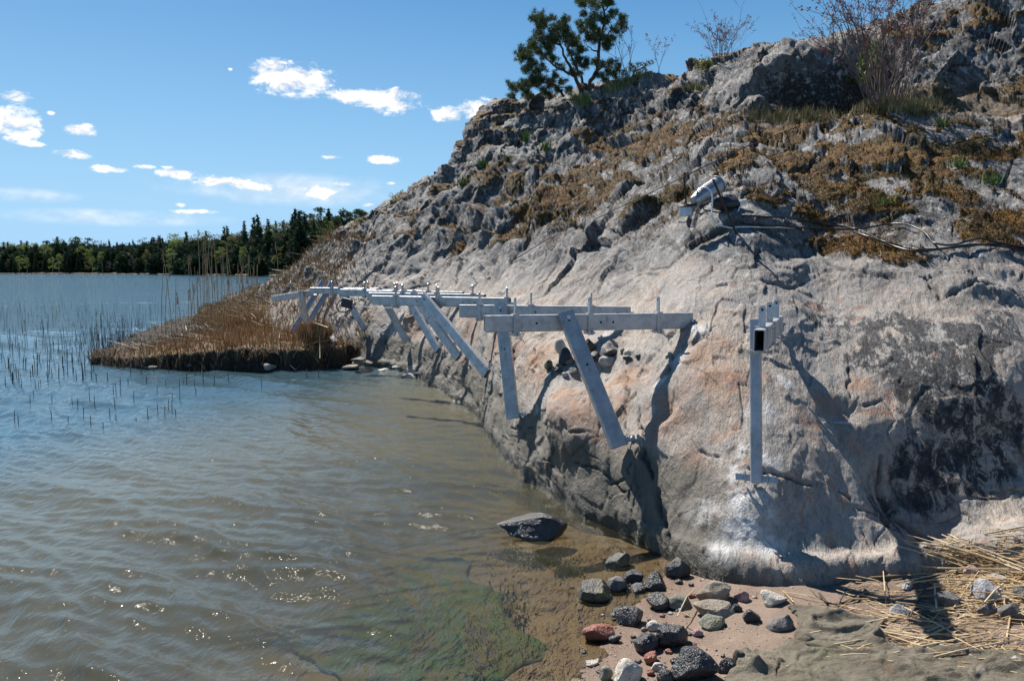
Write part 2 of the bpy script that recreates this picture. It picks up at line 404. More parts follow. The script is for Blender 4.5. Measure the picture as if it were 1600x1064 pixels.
# named cracks and seams followed in the photograph, cut as grooves
CRACKS = [([(800,668),(830,668),(880,670),(915,678),(955,690),(975,715),(990,740)], .05, .018),
          ([(1000,640),(1005,700),(1015,740),(1030,800),(1045,845)], .09, .03),
          ([(900,720),(945,740),(975,765),(998,775)], .05, .02),
          ([(820,600),(812,640),(820,668)], .025, .012), ([(930,560),(925,600),(915,660)], .02, .012),
          ([(1090,705),(1140,715),(1190,735),(1250,752),(1300,762),(1340,790),(1400,815)], .045, .018),
          ([(1330,560),(1325,600),(1335,632),(1380,625),(1410,590)], .04, .016), ([(1385,700),(1395,740),(1420,790),(1460,830)], .07, .04),
          ([(1330,780),(1345,820),(1360,850)], .03, .014),
          ([(980,575),(985,620),(975,650),(985,690)], .05, .02), ([(1040,560),(1060,600),(1050,640),(1020,670)], .035, .015), ([(960,760),(985,740),(1000,700)], .05, .02),
          ([(733,705),(745,660),(760,620),(775,585)], .04, .015), ([(690,610),(700,580),(705,560)], .04, .02),
          ([(600,560),(605,520),(620,490),(640,470)], .06, .03), ([(555,565),(560,530),(580,500),(600,470)], .05, .025),
          ([(580,455),(610,430),(640,390),(660,350)], .07, .03), ([(625,458),(650,450),(690,440)], .06, .03),
          ([(760,300),(735,340),(720,380),(700,420)], .10, .05), ([(905,165),(895,200),(880,240)], .10, .05), ([(1010,165),(1020,200),(1000,240)], .10, .05),
          ([(1110,120),(1108,150),(1115,190)], .14, .07), ([(1200,90),(1195,130),(1205,170)], .14, .08), ([(850,250),(845,290),(820,330)], .10, .05), ([(960,240),(1000,250),(1080,225),(1150,205)], .10, .05),
          ([(1150,440),(1230,450),(1290,432),(1400,440)], .05, .03), ([(1440,440),(1475,470),(1540,460)], .07, .035), ([(1240,300),(1300,315),(1360,300),(1440,320)], .06, .05),
          ([(860,640),(865,600),(880,590)], .015, .01), ([(1270,520),(1262,560),(1250,590)], .02, .01)]
crack = np.zeros(len(pts))
jigf = np.stack([fbm(pts * 19 + 2, 2), fbm(pts * 19 + 22, 2), fbm(pts * 19 + 42, 2)], 1)
jig = np.stack([fbm(pts * 5 + 2, 3), fbm(pts * 5 + 22, 3), fbm(pts * 5 + 42, 3)], 1)
for line, depth, wid in CRACKS:
    w3 = [on_rock0(*uv) for uv in line]; w3 = [w for w in w3 if w is not None]
    if len(w3) < 2: continue
    w3 = np.array(w3); lo = w3.min(0) - 0.4; hi = w3.max(0) + 0.4
    sel = np.where(((pts > lo) & (pts < hi)).all(1))[0]
    pp = pts[sel] + jig[sel] * .05 + jigf[sel] * .012; best = np.full(len(sel), 9.0)
    for a, b in zip(w3[:-1], w3[1:]):
        ab = b - a; t = np.clip(((pp - a) @ ab) / (ab @ ab), 0, 1)
        best = np.minimum(best, np.linalg.norm(pp - a - t[:, None] * ab, axis=1))
    wv = wid * .55 * (0.55 + 0.9 * sstep(-.4, .5, fbm(pts[sel] * 3 + 8, 2))); g = np.exp(-(best / wv) ** 2); D[sel] -= depth * .5 * g; crack[sel] = np.maximum(crack[sel], np.exp(-(best / (wv * 0.8)) ** 2))

def blob(u, v, r, squash=None, soft=0.5, nf=1.6, na=0.5, off=0):
    """patch of roughly r metres round the rock surface seen at (u, v), with a ragged rim"""
    c = on_rock0(u, v)
    if c is None: return np.zeros(len(pts))
    d = (pts - c) / (np.array(squash) if squash else 1.0)
    r0 = np.linalg.norm(d, axis=1) / r
    m = np.zeros(len(pts)); sel = np.where(r0 < 2.2)[0]
    rr = r0[sel] + na * fbm(pts[sel] * nf / max(r, .1) + off, 3)
    m[sel] = 1 - sstep(1 - soft, 1 + soft * 0.3, rr)
    return m
# individual forms
for u, v, r, h in [(905,640,.45,.05),(1500,450,.3,.10),(1340,440,.5,.05),(1560,455,.3,.06),(1060,600,.35,.05),(1130,800,.25,.03)]:
    D += h * blob(u, v, r, soft=0.9, na=0.15)
for u, v, r, h in [(1425,790,.32,.13),(1400,730,.3,.08),(935,568,.30,.10),(1040,640,.15,.04),(1295,120,1.0,1.25),(1230,110,.5,.35),(880,500,.15,.04),(1330,640,.12,.03)]:
    D -= h * blob(u, v, r, soft=0.9, na=0.25)
P1 = pts + N * D[:, None]
N2 = normals(P1.reshape(nu, nv, 3)).reshape(-1, 3)
if N2[:, 2].mean() < 0: N2 = -N2

# moss cushions: flat-ish places on the upper slopes, raised a little
mn = fbm(pts * 0.8 + 60, 4); mn2 = fbm(pts * 3.0 + 70, 4)
seamfill = sstep(0.30, 0.0, gap) * 0.25 + sstep(0.25, 0.0, gapb) * 0.15
mossf = mn * 1.1 + mn2 * 0.8 + seamfill + (N2[:, 2] - 0.62) * 0.9 + tread * .30 - .06
moss = sstep(0.50, 0.60, mossf) * sstep(5.3, 6.1, Tt) * sstep(1.9, 2.6, pts[:, 2])
for u, v, r in [(1360,262,.45),(1350,205,.5),(1250,268,.4),(1440,240,.45),(1510,250,.35),(1300,300,.4),(860,315,.55),(835,350,.45),(800,290,.5),(770,285,.4),(905,275,.5),(1010,225,.9),(1090,218,.7),
                (940,300,.3),(1370,325,.3),(1350,390,.28),(1320,385,.3),(1480,300,.35),(1560,345,.35),(1400,405,.2),(880,305,.4),(950,225,.7),(760,270,.5),(715,380,.3),(1220,210,.6),(1010,330,.35),
                (1060,300,.3),(1540,380,.3),(1450,270,.3),(1160,260,.3),(1260,345,.2),(1590,340,.3),(1180,330,.15),(820,330,.3),(780,370,.3),(690,300,.3)]:
    moss = np.maximum(moss, blob(u, v, r, soft=0.25, nf=2.2, na=0.9, off=u))
moss *= sstep(0.30, 0.60, N2[:, 2])
P1 += N2 * (moss * (0.028 + 0.03 * sstep(-.1, .6, mn2) + 0.012 * fbm(pts * 22, 2)))[:, None]

# what covers the stone; dark also paints shade into the hollow and cliff cavity
dark = sstep(-0.02, 0.42, fbm(pts * 0.9 + 80, 4) + 0.35 * fbm(q * np.array([3, 2.2, 1.0]), 3)) * (0.25 + 0.75 * rough)
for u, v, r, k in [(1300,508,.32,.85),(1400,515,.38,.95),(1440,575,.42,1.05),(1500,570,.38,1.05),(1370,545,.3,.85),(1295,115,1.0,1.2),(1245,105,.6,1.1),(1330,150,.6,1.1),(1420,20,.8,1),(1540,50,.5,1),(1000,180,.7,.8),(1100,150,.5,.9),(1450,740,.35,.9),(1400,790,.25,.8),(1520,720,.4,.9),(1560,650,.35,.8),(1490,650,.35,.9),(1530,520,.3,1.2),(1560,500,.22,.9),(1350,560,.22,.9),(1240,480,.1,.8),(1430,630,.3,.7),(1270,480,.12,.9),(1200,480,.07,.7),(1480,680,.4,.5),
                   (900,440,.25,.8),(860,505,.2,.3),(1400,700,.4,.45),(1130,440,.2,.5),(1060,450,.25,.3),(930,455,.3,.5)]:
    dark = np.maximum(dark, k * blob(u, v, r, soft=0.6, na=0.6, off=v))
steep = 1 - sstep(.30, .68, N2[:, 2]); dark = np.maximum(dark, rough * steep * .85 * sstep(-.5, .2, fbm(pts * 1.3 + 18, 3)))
lowdark = sstep(0.57, 0.43, pts[:, 2] + 0.09 * fbm(pts * 1.5 + 3, 3)) * (1 - sstep(1.1, 1.35, pts[:, 0]) * 1.0)
orange = 0.0 * D
for u, v, r in [(905,640,.45),(870,620,.25),(960,600,.3),(840,560,.3),(800,560,.3),(1000,760,.2),(780,520,.4),(1120,600,.3),(1060,640,.3),(1100,550,.25),(740,500,.5),(1340,600,.12),(1300,640,.15),(1080,720,.15),(1330,690,.1),(650,500,.6)]:
    orange = np.maximum(orange, blob(u, v, r, soft=0.9, na=0.6, off=r * 9))
pink = (1 - sstep(4.6, 5.6, Tt)) * sstep(0.9, 1.3, Tt)
white = 0.0 * D
for u, v, r, k, sq in [(1225,600,.07,1,(1,1,5)),(1160,700,.05,.8,(1,1,4)),(1195,640,.10,.5,(1,1,3)),(1205,720,.09,1,None),(1150,740,.08,.9,None),(1160,830,.15,.95,None),(1130,860,.12,.7,None),(1200,855,.10,.8,None),(1170,790,.15,1,None),(1222,520,.08,.8,(1,1,2)),(1165,640,.04,.6,(1,1,5)),(1185,790,.14,.9,None),
                       (1060,560,.09,.9,(1,1,1.6)),(1035,600,.06,.9,(1,1,2)),(1090,515,.10,.8,None),(1020,640,.04,.6,(1,1,2)),(1100,800,.12,.5,None),
                       (640,585,.20,.8,None),(620,500,.22,.6,(1,1,2)),(600,470,.25,.5,None),(545,480,.2,.5,(1,1,2)),(950,520,.1,.5,(1,1,2)),(835,640,.05,.4,None),(805,660,.05,.5,None),(700,520,.12,.3,None)]:
    white = np.maximum(white, k * blob(u, v, r, sq, soft=0.9, na=0.7, off=u * .3))
wet = sstep(0.16, 0.03, pts[:, 2] + 0.05 * fbm(pts * 3 + 1, 3)) * (1 - sstep(1.2, 1.5, pts[:, 0]))
soil = sstep(0.0, 0.5, 0.9 - S * 0 + 0) * 0.0 + sstep(16.2, 17.4, S)                       # reed litter on the far point
soil = np.maximum(soil, blob(1290, 175, 1.6, (1, 1, .35), soft=.6)); soil = np.maximum(soil, blob(1480, 165, 1.6, (1, 1, .35), soft=.6) * .9)

rock = grid_mesh('rock_outcrop', P1, nu, nv)
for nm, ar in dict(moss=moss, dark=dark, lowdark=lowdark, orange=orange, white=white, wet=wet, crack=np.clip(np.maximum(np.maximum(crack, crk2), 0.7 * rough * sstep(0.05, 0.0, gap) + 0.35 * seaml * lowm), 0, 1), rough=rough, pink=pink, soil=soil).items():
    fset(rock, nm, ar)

def make_rock_mat():
    m, T, out = newmat('gneiss')
    p = POS(T)
    def dot(v, k):
        n = T.node('ShaderNodeVectorMath', operation='DOT_PRODUCT'); T.put(n.inputs[0], p); n.inputs[1].default_value = tuple(np.array(v) * k); return n.outputs['Value']
    def grainvec(ka, kb, ke):
        n = T.node('ShaderNodeCombineXYZ'); T.put(n.inputs[0], dot(_a, ka)); T.put(n.inputs[1], dot(_b, kb)); T.put(n.inputs[2], dot(_e, ke)); return n.outputs[0]
    fo = grainvec(1.0, 0.9, 0.42)
    big = T.noise(p, 0.9, 5, 0.6); mid = T.noise(fo, 5.0, 6, 0.65, 0.6); fine = T.noise(fo, 26, 5, 0.7); grain = T.noise(p, 140, 2, 0.6)
    streak = T.noise(grainvec(7, 7, 1.2), 2.2, 5, 0.65, 0.5)
    A = {k: ATT(T, k) for k in ('moss', 'dark', 'lowdark', 'orange', 'white', 'wet', 'crack', 'rough', 'pink', 'soil')}
    # pale weathered grey above, pinkish tan on the scoured face
    grey = T.mix(T.ramp(mid, 0.32, 0.70), (0.10, 0.098, 0.100), (0.33, 0.315, 0.295))
    tan = T.mix(T.ramp(streak, 0.30, 0.72), (0.29, 0.245, 0.20), (0.50, 0.425, 0.355))
    tan = T.mix(T.ramp(T.noise(p, 2.3, 5, .65), 0.40, 0.60, 0, .80), tan, (0.33, 0.315, 0.295))
    pf = T.math('MULTIPLY', A['pink'], T.ramp(T.noise(p, 1.7, 4), 0.30, 0.52))
    upt = T.mix(T.ramp(T.noise(p, 1.5, 5, .6), 0.50, 0.68, 0, .75), grey, (0.42, 0.345, 0.285))
    col = T.mix(T.math('MAXIMUM', pf, T.math('MULTIPLY', A['pink'], 0.75)), upt, tan)
    slab = T.ramp(T.noise(p, .7, 5, .65), .40, .60); col = T.mix(T.math('MULTIPLY', A['rough'], T.math('MULTIPLY', slab, .55)), col, (0.115, 0.112, 0.112))
    col = T.mix(T.math('MULTIPLY', T.ramp(T.noise(fo, 40, 5, .75), .50, .60), .35), col, (0.085, 0.08, 0.078))
    col = T.mix(T.math('MULTIPLY', T.ramp(T.noise(fo, 33, 5, .75), .56, .66), .35), col, (0.52, 0.48, 0.43))
    # mineral speckle
    col = T.mix(T.ramp(grain, 0.55, 0.75, 0, 0.35), col, (0.10, 0.09, 0.085))
    col = T.mix(T.ramp(T.noise(p, 95, 2), 0.60, 0.75, 0, 0.4), col, (0.62, 0.58, 0.53))
    col = T.mix(T.math('MULTIPLY', A['orange'], T.ramp(mid, 0.2, 0.62, 0, .8)), col, (0.33, 0.185, 0.110))
    # rusty streaks
    rs = T.noise(T.mapping(p, scale=(2.2, 2.2, .7)), 3.0, 5, .6, 1.0)
    col = T.mix(T.math('MULTIPLY', A['pink'], T.ramp(rs, 0.56, 0.68, 0, .6)), col, (0.36, 0.17, 0.10))
    # black crust lichen, flecks and solid patches, plus shade painted in hollow and cliff cavity
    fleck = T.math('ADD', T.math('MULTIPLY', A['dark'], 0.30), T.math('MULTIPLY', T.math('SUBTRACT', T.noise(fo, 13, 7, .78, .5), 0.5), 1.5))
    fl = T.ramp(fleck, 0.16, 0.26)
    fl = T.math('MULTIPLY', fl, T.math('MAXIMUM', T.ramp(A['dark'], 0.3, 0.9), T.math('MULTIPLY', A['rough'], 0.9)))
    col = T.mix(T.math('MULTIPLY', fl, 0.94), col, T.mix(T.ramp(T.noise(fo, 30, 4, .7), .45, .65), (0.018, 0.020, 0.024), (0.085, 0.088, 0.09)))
    pit = T.ramp(T.voro(fo, 17), 0.24, 0.10)
    col = T.mix(T.math('MULTIPLY', T.math('MULTIPLY', pit, A['rough']), .55), col, (0.06, 0.06, 0.06))
    # pale round lichens
    wl = T.math('MULTIPLY', T.ramp(T.noise(p, 8.5, 5, .7), 0.55, 0.64), A['rough'])
    col = T.mix(T.math('MULTIPLY', wl, .75), col, (0.50, 0.50, 0.48))
    gl = T.math('MULTIPLY', T.ramp(T.noise(p, 2.3, 6, .75), 0.585, 0.66), A['rough'])
    col = T.mix(T.math('MULTIPLY', gl, .45), col, (0.17, 0.18, 0.12))
    # dark algae band above the water, greenish at the very foot
    col = T.mix(T.math('MULTIPLY', A['lowdark'], T.ramp(T.noise(p, 2.6, 5, .6), 0.22, 0.55, .55, .95)), col, (0.135, 0.122, 0.098))
    col = T.mix(T.math('MULTIPLY', A['wet'], 0.8), col, (0.055, 0.050, 0.032))
    # drill dust
    wf = T.math('MULTIPLY', A['white'], T.ramp(T.noise(grainvec(12, 12, 3), 1.0, 6, .75), 0.30, 0.58))
    col = T.mix(wf, col, (0.74, 0.73, 0.71))
    col = T.mix(T.math('MULTIPLY', A['crack'], .85), col, (0.055, 0.040, 0.032))
    # moss: rusty brown, ochre, some olive
    mc = T.mix(T.ramp(T.noise(p, 4.0, 5, .7), 0.36, 0.62), (0.026, 0.015, 0.005), (0.25, 0.115, 0.014))
    mc = T.mix(T.ramp(T.noise(p, 1.1, 3), 0.46, 0.66, 0, .8), mc, (0.050, 0.052, 0.016))
    mc = T.mix(T.ramp(T.noise(p, 60, 3, .7), 0.40, 0.66, 0, .55), mc, (0.24, 0.150, 0.055))
    mc = T.mix(T.ramp(T.noise(p, 33, 3, .7), 0.52, 0.66, 0, .7), mc, (0.020, 0.014, 0.007))
    medge = T.ramp(T.math('ADD', A['moss'], T.math('MULTIPLY', T.math('SUBTRACT', T.noise(p, 24, 5, .7), .5), 1.1)), 0.38, 0.55)
    col = T.mix(medge, col, mc)
    sc_ = T.mix(T.ramp(T.noise(p, 14, 5, .7), .35, .65), (0.06, 0.04, 0.022), (0.22, 0.16, 0.09))
    col = T.mix(T.math('MULTIPLY', A['soil'], T.ramp(fine, .25, .5)), col, sc_)
    rgh = T.ramp(A['wet'], 0, 1, 0.82, 0.28)
    rgh = T.math('SUBTRACT', rgh, T.math('MULTIPLY', T.ramp(T.noise(p, 5, 3), .45, .65), T.math('MULTIPLY', A['lowdark'], .22)))
    h = T.math('ADD', T.math('MULTIPLY', mid, 1.0), T.math('MULTIPLY', fine, 0.55))
    h = T.math('ADD', h, T.math('MULTIPLY', grain, 0.12))
    h = T.math('SUBTRACT', h, T.math('MULTIPLY', T.math('MULTIPLY', pit, A['rough']), 0.5))
    hs_ = T.math('MULTIPLY', h, T.math('ADD', 0.42, A['rough']))
    hs_ = T.math('ADD', hs_, T.math('MULTIPLY', medge, T.math('MULTIPLY', T.noise(p, 55, 4, .7), 1.3)))
    hs_ = T.math('ADD', hs_, T.math('MULTIPLY', streak, 0.4))
    b1 = T.bump(hs_, 1.0, 0.034)
    b1 = T.bump(T.math('ADD', T.noise(fo, 70, 4, .75), T.noise(fo, 14, 4, .7)), 0.9, 0.016, b1)
    principled(T, out, Base_Color=col, Roughness=rgh, Normal=b1, Specular_IOR_Level=0.35)
    return m
MAT_ROCK = make_rock_mat()
rock.materials.append(MAT_ROCK)
rock_o = link(bpy.data.objects.new('rock_outcrop', rock))
tag(rock_o, 'lichen spotted grey and pink gneiss outcrop sloping down into the lake', None, None, 'structure')
idx = np.arange(nu * nv).reshape(nu, nv)[::2, ::2]
_v = P1[idx.ravel()]; m_, k_ = idx.shape
_i = np.arange(m_ * k_).reshape(m_, k_)
_f = np.stack([_i[:-1, :-1].ravel(), _i[1:, :-1].ravel(), _i[1:, 1:].ravel(), _i[:-1, 1:].ravel()], 1)
BV = BVHTree.FromPolygons([tuple(x) for x in _v.tolist()], _f.tolist())
def hit(u, v):
    h = BV.ray_cast(Vector((0, 0, CAM_Z)), RAY(u, v))
    return (np.array(h[0]), np.array(h[1] if h[1].z > 0 or abs(h[1].z) < .2 else -h[1]), h[3]) if h[0] is not None else None
def rock_below(x, y, z0=30):
    h = BV.ray_cast(Vector((x, y, z0)), Vector((0, 0, -1)))
    return h[0].z if h[0] is not None else None

# ------------------------------------------------------------------ beach and lake bed
def graded(a, b, n0, power):
    t = np.linspace(0, 1, n0); return a + (b - a) * t ** power
xs = np.concatenate([-graded(0.6, 60, 120, 2.6)[::-1], np.linspace(-0.59, 4.5, 420), graded(4.52, 40, 40, 2.2)])
ys = np.concatenate([np.linspace(-6, 1.4, 16), np.linspace(1.45, 6.5, 330), graded(6.52, 90, 110, 2.4)])
X, Y = np.meshgrid(xs, ys, indexing='ij')
Z = bed_z(X, Y)
pp = np.stack([X, Y, np.zeros_like(X)], -1).reshape(-1, 3)
Zf = (0.012 * fbm(pp * 4.5 + 5, 3) + 0.0045 * fbm(pp * 26, 3)).reshape(X.shape)
cl1, cl2, clc = worley(pp * 3.2 + fbm(pp * 4, 2)[:, None] * .4)
sgn = ((X - 0.345) - (Y - 3.23) * 0.50) / 1.12
rub = sstep(0.55, 1.1, sgn) * sstep(1.35, 1.9, X)
Z = Z + Zf * (0.5 + rub) + (rub.ravel() * (0.022 * (clc - .4) + .014 * sstep(0, .3, cl2 - cl1))).reshape(X.shape)
bedm = grid_mesh('sand', np.stack([X, Y, Z], -1).reshape(-1, 3), *X.shape)
fset(bedm, 'shore', sgn.ravel()); fset(bedm, 'rubble', rub.ravel())
m, T, out = newmat('sand'); p = POS(T)
c = T.mix(T.ramp(T.noise(p, 5, 5, .6), .3, .7), (0.155, 0.108, 0.078), (0.225, 0.163, 0.122))
c = T.mix(T.ramp(T.noise(p, 220, 2, .6), .45, .7, 0, .5), c, (0.40, 0.33, 0.27))
c = T.mix(T.ramp(T.noise(p, 170, 2, .6), .56, .72, 0, .55), c, (0.07, 0.05, 0.04))
wetf = T.ramp(T.math('ADD', ATT(T, 'shore'), T.math('MULTIPLY', T.noise(p, 4, 3), .2)), 0.15, 0.50, 1, 0)
c = T.mix(T.math('MULTIPLY', wetf, .62), c, (0.125, 0.070, 0.042))
c = T.mix(T.math('MULTIPLY', ATT(T, 'rubble'), T.ramp(T.noise(p, 9, 4, .7), .4, .6, 0, .6)), c, (0.10, 0.072, 0.055))
deep = T.ramp(ATT(T, 'shore'), -0.6, -2.6)
c = T.mix(T.math('MULTIPLY', deep, .8), c, (0.10, 0.09, 0.055))
alg = T.math('MULTIPLY', T.ramp(T.noise(T.mapping(p, scale=(1.6, 1, 1)), 1.6, 4, .6), 0.56, 0.64), T.math('MULTIPLY', T.ramp(ATT(T, 'shore'), -.25, -.6), T.ramp(ATT(T, 'shore'), -2.6, -1.6)))
c = T.mix(T.math('MULTIPLY', alg, .0), c, (0.045, 0.075, 0.012))
b = T.bump(T.math('ADD', T.noise(p, 60, 4, .7), T.math('MULTIPLY', T.noise(p, 200, 2), .4)), .8, .006)
principled(T, out, Base_Color=c, Roughness=T.ramp(wetf, 0, 1, .9, .45), Normal=b, Specular_IOR_Level=.3)
bedm.materials.append(m); MAT_SAND = m
sand_o = link(bpy.data.objects.new('sand_beach', bedm)); tag(sand_o, 'wet brown sand beach running under the shallow water', None, None, 'structure')

# ------------------------------------------------------------------ lake
NA, NR = 760, 900
az_ = np.radians(np.concatenate([np.linspace(-120, -40, 30)[:-1], np.linspace(-40, 30, NA), np.linspace(30, 100, 16)[1:]]))
# radial spacing even in depression angle close in, then graded to the horizon
r1 = CAM_Z / np.tan(np.radians(np.linspace(42, 2.1, NR))); r2 = graded(r1[-1] * 1.004, 3000, 130, 3.4)
r0 = np.linspace(0.15, r1[0] * .99, 16)
rr = np.concatenate([r0, r1, r2])
A_, R_ = np.meshgrid(az_, rr, indexing='ij')
WX = R_ * np.sin(A_); WY = R_ * np.cos(A_)
rng = np.random.RandomState(3)
H = np.zeros_like(WX); DXX = np.zeros_like(WX); DYY = np.zeros_like(WX)
gs = np.maximum(np.gradient(R_, axis=1), R_ * math.radians(70) / NA)
for k in range(80):
    lam = 0.10 * (1.65 / 0.10) ** rng.rand()
    th = math.radians(52 + rng.normal() * (13 if lam > .45 else 26)); kk = 2 * math.pi / lam
    amp = 0.0051 * lam ** 0.95 * (0.9 if lam > .35 else 1.25) * (0.6 + 0.8 * rng.rand())
    fade = sstep(0.45, 0.22, gs / lam)
    ph = kk * (WX * math.cos(th) + WY * math.sin(th)) + rng.rand() * 6.283
    grp = 0.65 + 0.5 * np.sin(WX * math.cos(th + 1.2) * 1.1 + WY * math.sin(th + 1.2) * 1.1 + rng.rand() * 6.28)
    a = amp * fade * grp
    H += a * np.cos(ph); DXX -= a * .8 * math.cos(th) * np.sin(ph); DYY -= a * .8 * math.sin(th) * np.sin(ph)
bz = bed_z(WX, WY)
calm = 0.25 + 0.75 * sstep(0.0, 0.30, -bz)
calm = calm * (1 - .55 * sstep(14, 42, R_)); H *= calm; DXX *= calm; DYY *= calm
wat = grid_mesh('lake', np.stack([WX + DXX, WY + DYY, H], -1).reshape(-1, 3), *WX.shape)
fset(wat, 'depth', np.maximum(-bz, 0).ravel())
m, T, out = newmat('lake_water'); p = POS(T)
dist = T.node('ShaderNodeVectorMath', operation='LENGTH'); T.put(dist.inputs[0], p); dl = dist.outputs['Value']
pm = T.mapping(p, rot=(0, 0, math.radians(-52)), scale=(1, .45, 1))
w1 = T.noise(pm, 7.0, 4, .6, .4); w2 = T.noise(pm, 24.0, 3, .6, .3); w3 = T.noise(pm, 2.2, 4, .65, .3); w4 = T.noise(pm, .5, 5, .7, .2)
hgt = T.math('ADD', T.math('MULTIPLY', w1, T.ramp(dl, 4, 14, .014, .03)), T.math('MULTIPLY', w2, .0060))
hgt = T.math('ADD', hgt, T.math('MULTIPLY', T.noise(pm, 75, 2, .6), .0020))
hgt = T.math('ADD', hgt, T.math('MULTIPLY', w3, T.ramp(dl, 8, 30, .0, .07)))
hgt = T.math('ADD', hgt, T.math('MULTIPLY', w4, T.ramp(dl, 18, 100, .0, .34)))
bn = T.node('ShaderNodeBump'); bn.inputs['Strength'].default_value = 1.0; bn.inputs['Distance'].default_value = 1.0; T.put(bn.inputs['Height'], hgt)
fr = T.node('ShaderNodeFresnel'); fr.inputs['IOR'].default_value = 1.40; T.put(fr.inputs['Normal'], bn.outputs[0])
gl = T.node('ShaderNodeBsdfGlossy'); gl.inputs['Roughness'].default_value = 0.025; T.put(gl.inputs['Normal'], bn.outputs[0])
gl.inputs['Color'].default_value = (1, 1, 1, 1)
tr = T.node('ShaderNodeBsdfTransparent'); tr.inputs['Color'].default_value = (0.80, 0.78, 0.62, 1)
df = T.node('ShaderNodeBsdfDiffuse'); 
mur = T.mix(T.ramp(T.noise(p, .35, 4), .3, .7), (0.090, 0.086, 0.054), (0.116, 0.108, 0.066))
mur = T.mix(T.ramp(ATT(T, 'depth'), .9, 3.1), mur, (0.045, 0.085, 0.105))
T.put(df.inputs[0], mur)
dfac = T.math('SUBTRACT', 1.0, T.math('POWER', 2.718, T.math('MULTIPLY', ATT(T, 'depth'), -2.6)))
dfac = T.math('MAXIMUM', dfac, 0.05)
ms = T.node('ShaderNodeMixShader'); T.put(ms.inputs[0], dfac); T.put(ms.inputs[1], tr.outputs[0]); T.put(ms.inputs[2], df.outputs[0])
ms2 = T.node('ShaderNodeMixShader'); T.put(ms2.inputs[0], T.math('MULTIPLY', fr.outputs[0], T.ramp(dl, 8, 60, 1.0, 0.92), clamp=True)); T.put(ms2.inputs[1], ms.outputs[0]); T.put(ms2.inputs[2], gl.outputs[0])
T.put(out.inputs[0], ms2.outputs[0])
wat.materials.append(m)
lake = link(bpy.data.objects.new('lake_water', wat)); tag(lake, 'rippled brownish blue lake water', None, None, 'structure')
# ------------------------------------------------------------------ solids
_sv = [tuple(x) for x in np.stack([X[::2, ::2], Y[::2, ::2], Z[::2, ::2]], -1).reshape(-1, 3).tolist()]
_m, _k = X[::2, ::2].shape; _i = np.arange(_m * _k).reshape(_m, _k)
BVS = BVHTree.FromPolygons(_sv, np.stack([_i[:-1, :-1].ravel(), _i[1:, :-1].ravel(), _i[1:, 1:].ravel(), _i[:-1, 1:].ravel()], 1).tolist())
EYE = Vector((0, 0, CAM_Z))
def ground(u, v, water=False):
    """nearest of rock and sand (and the water face) where the photograph shows (u, v); point, normal"""
    best = None; r = RAY(u, v)
    for b in (BV, BVS):
        h = b.ray_cast(EYE, r)
        if h[0] is not None and (best is None or h[3] < best[2]): best = (np.array(h[0]), np.array(h[1]), h[3])
    if water and r.z < 0:
        t = -CAM_Z / r.z
        if best is None or t < best[2]: best = (np.array(EYE + r * t), np.array([0, 0, 1.0]), t)
    if best is None: return None
    n = best[1]
    if n @ np.array(r) > 0: n = -n
    return best[0], n, best[2]
def top_z(x, y):
    z = -9
    for b in (BV, BVS):
        h = b.ray_cast(Vector((x, y, 40)), Vector((0, 0, -1)))
        if h[0] is not None: z = max(z, h[0].z)
    return z

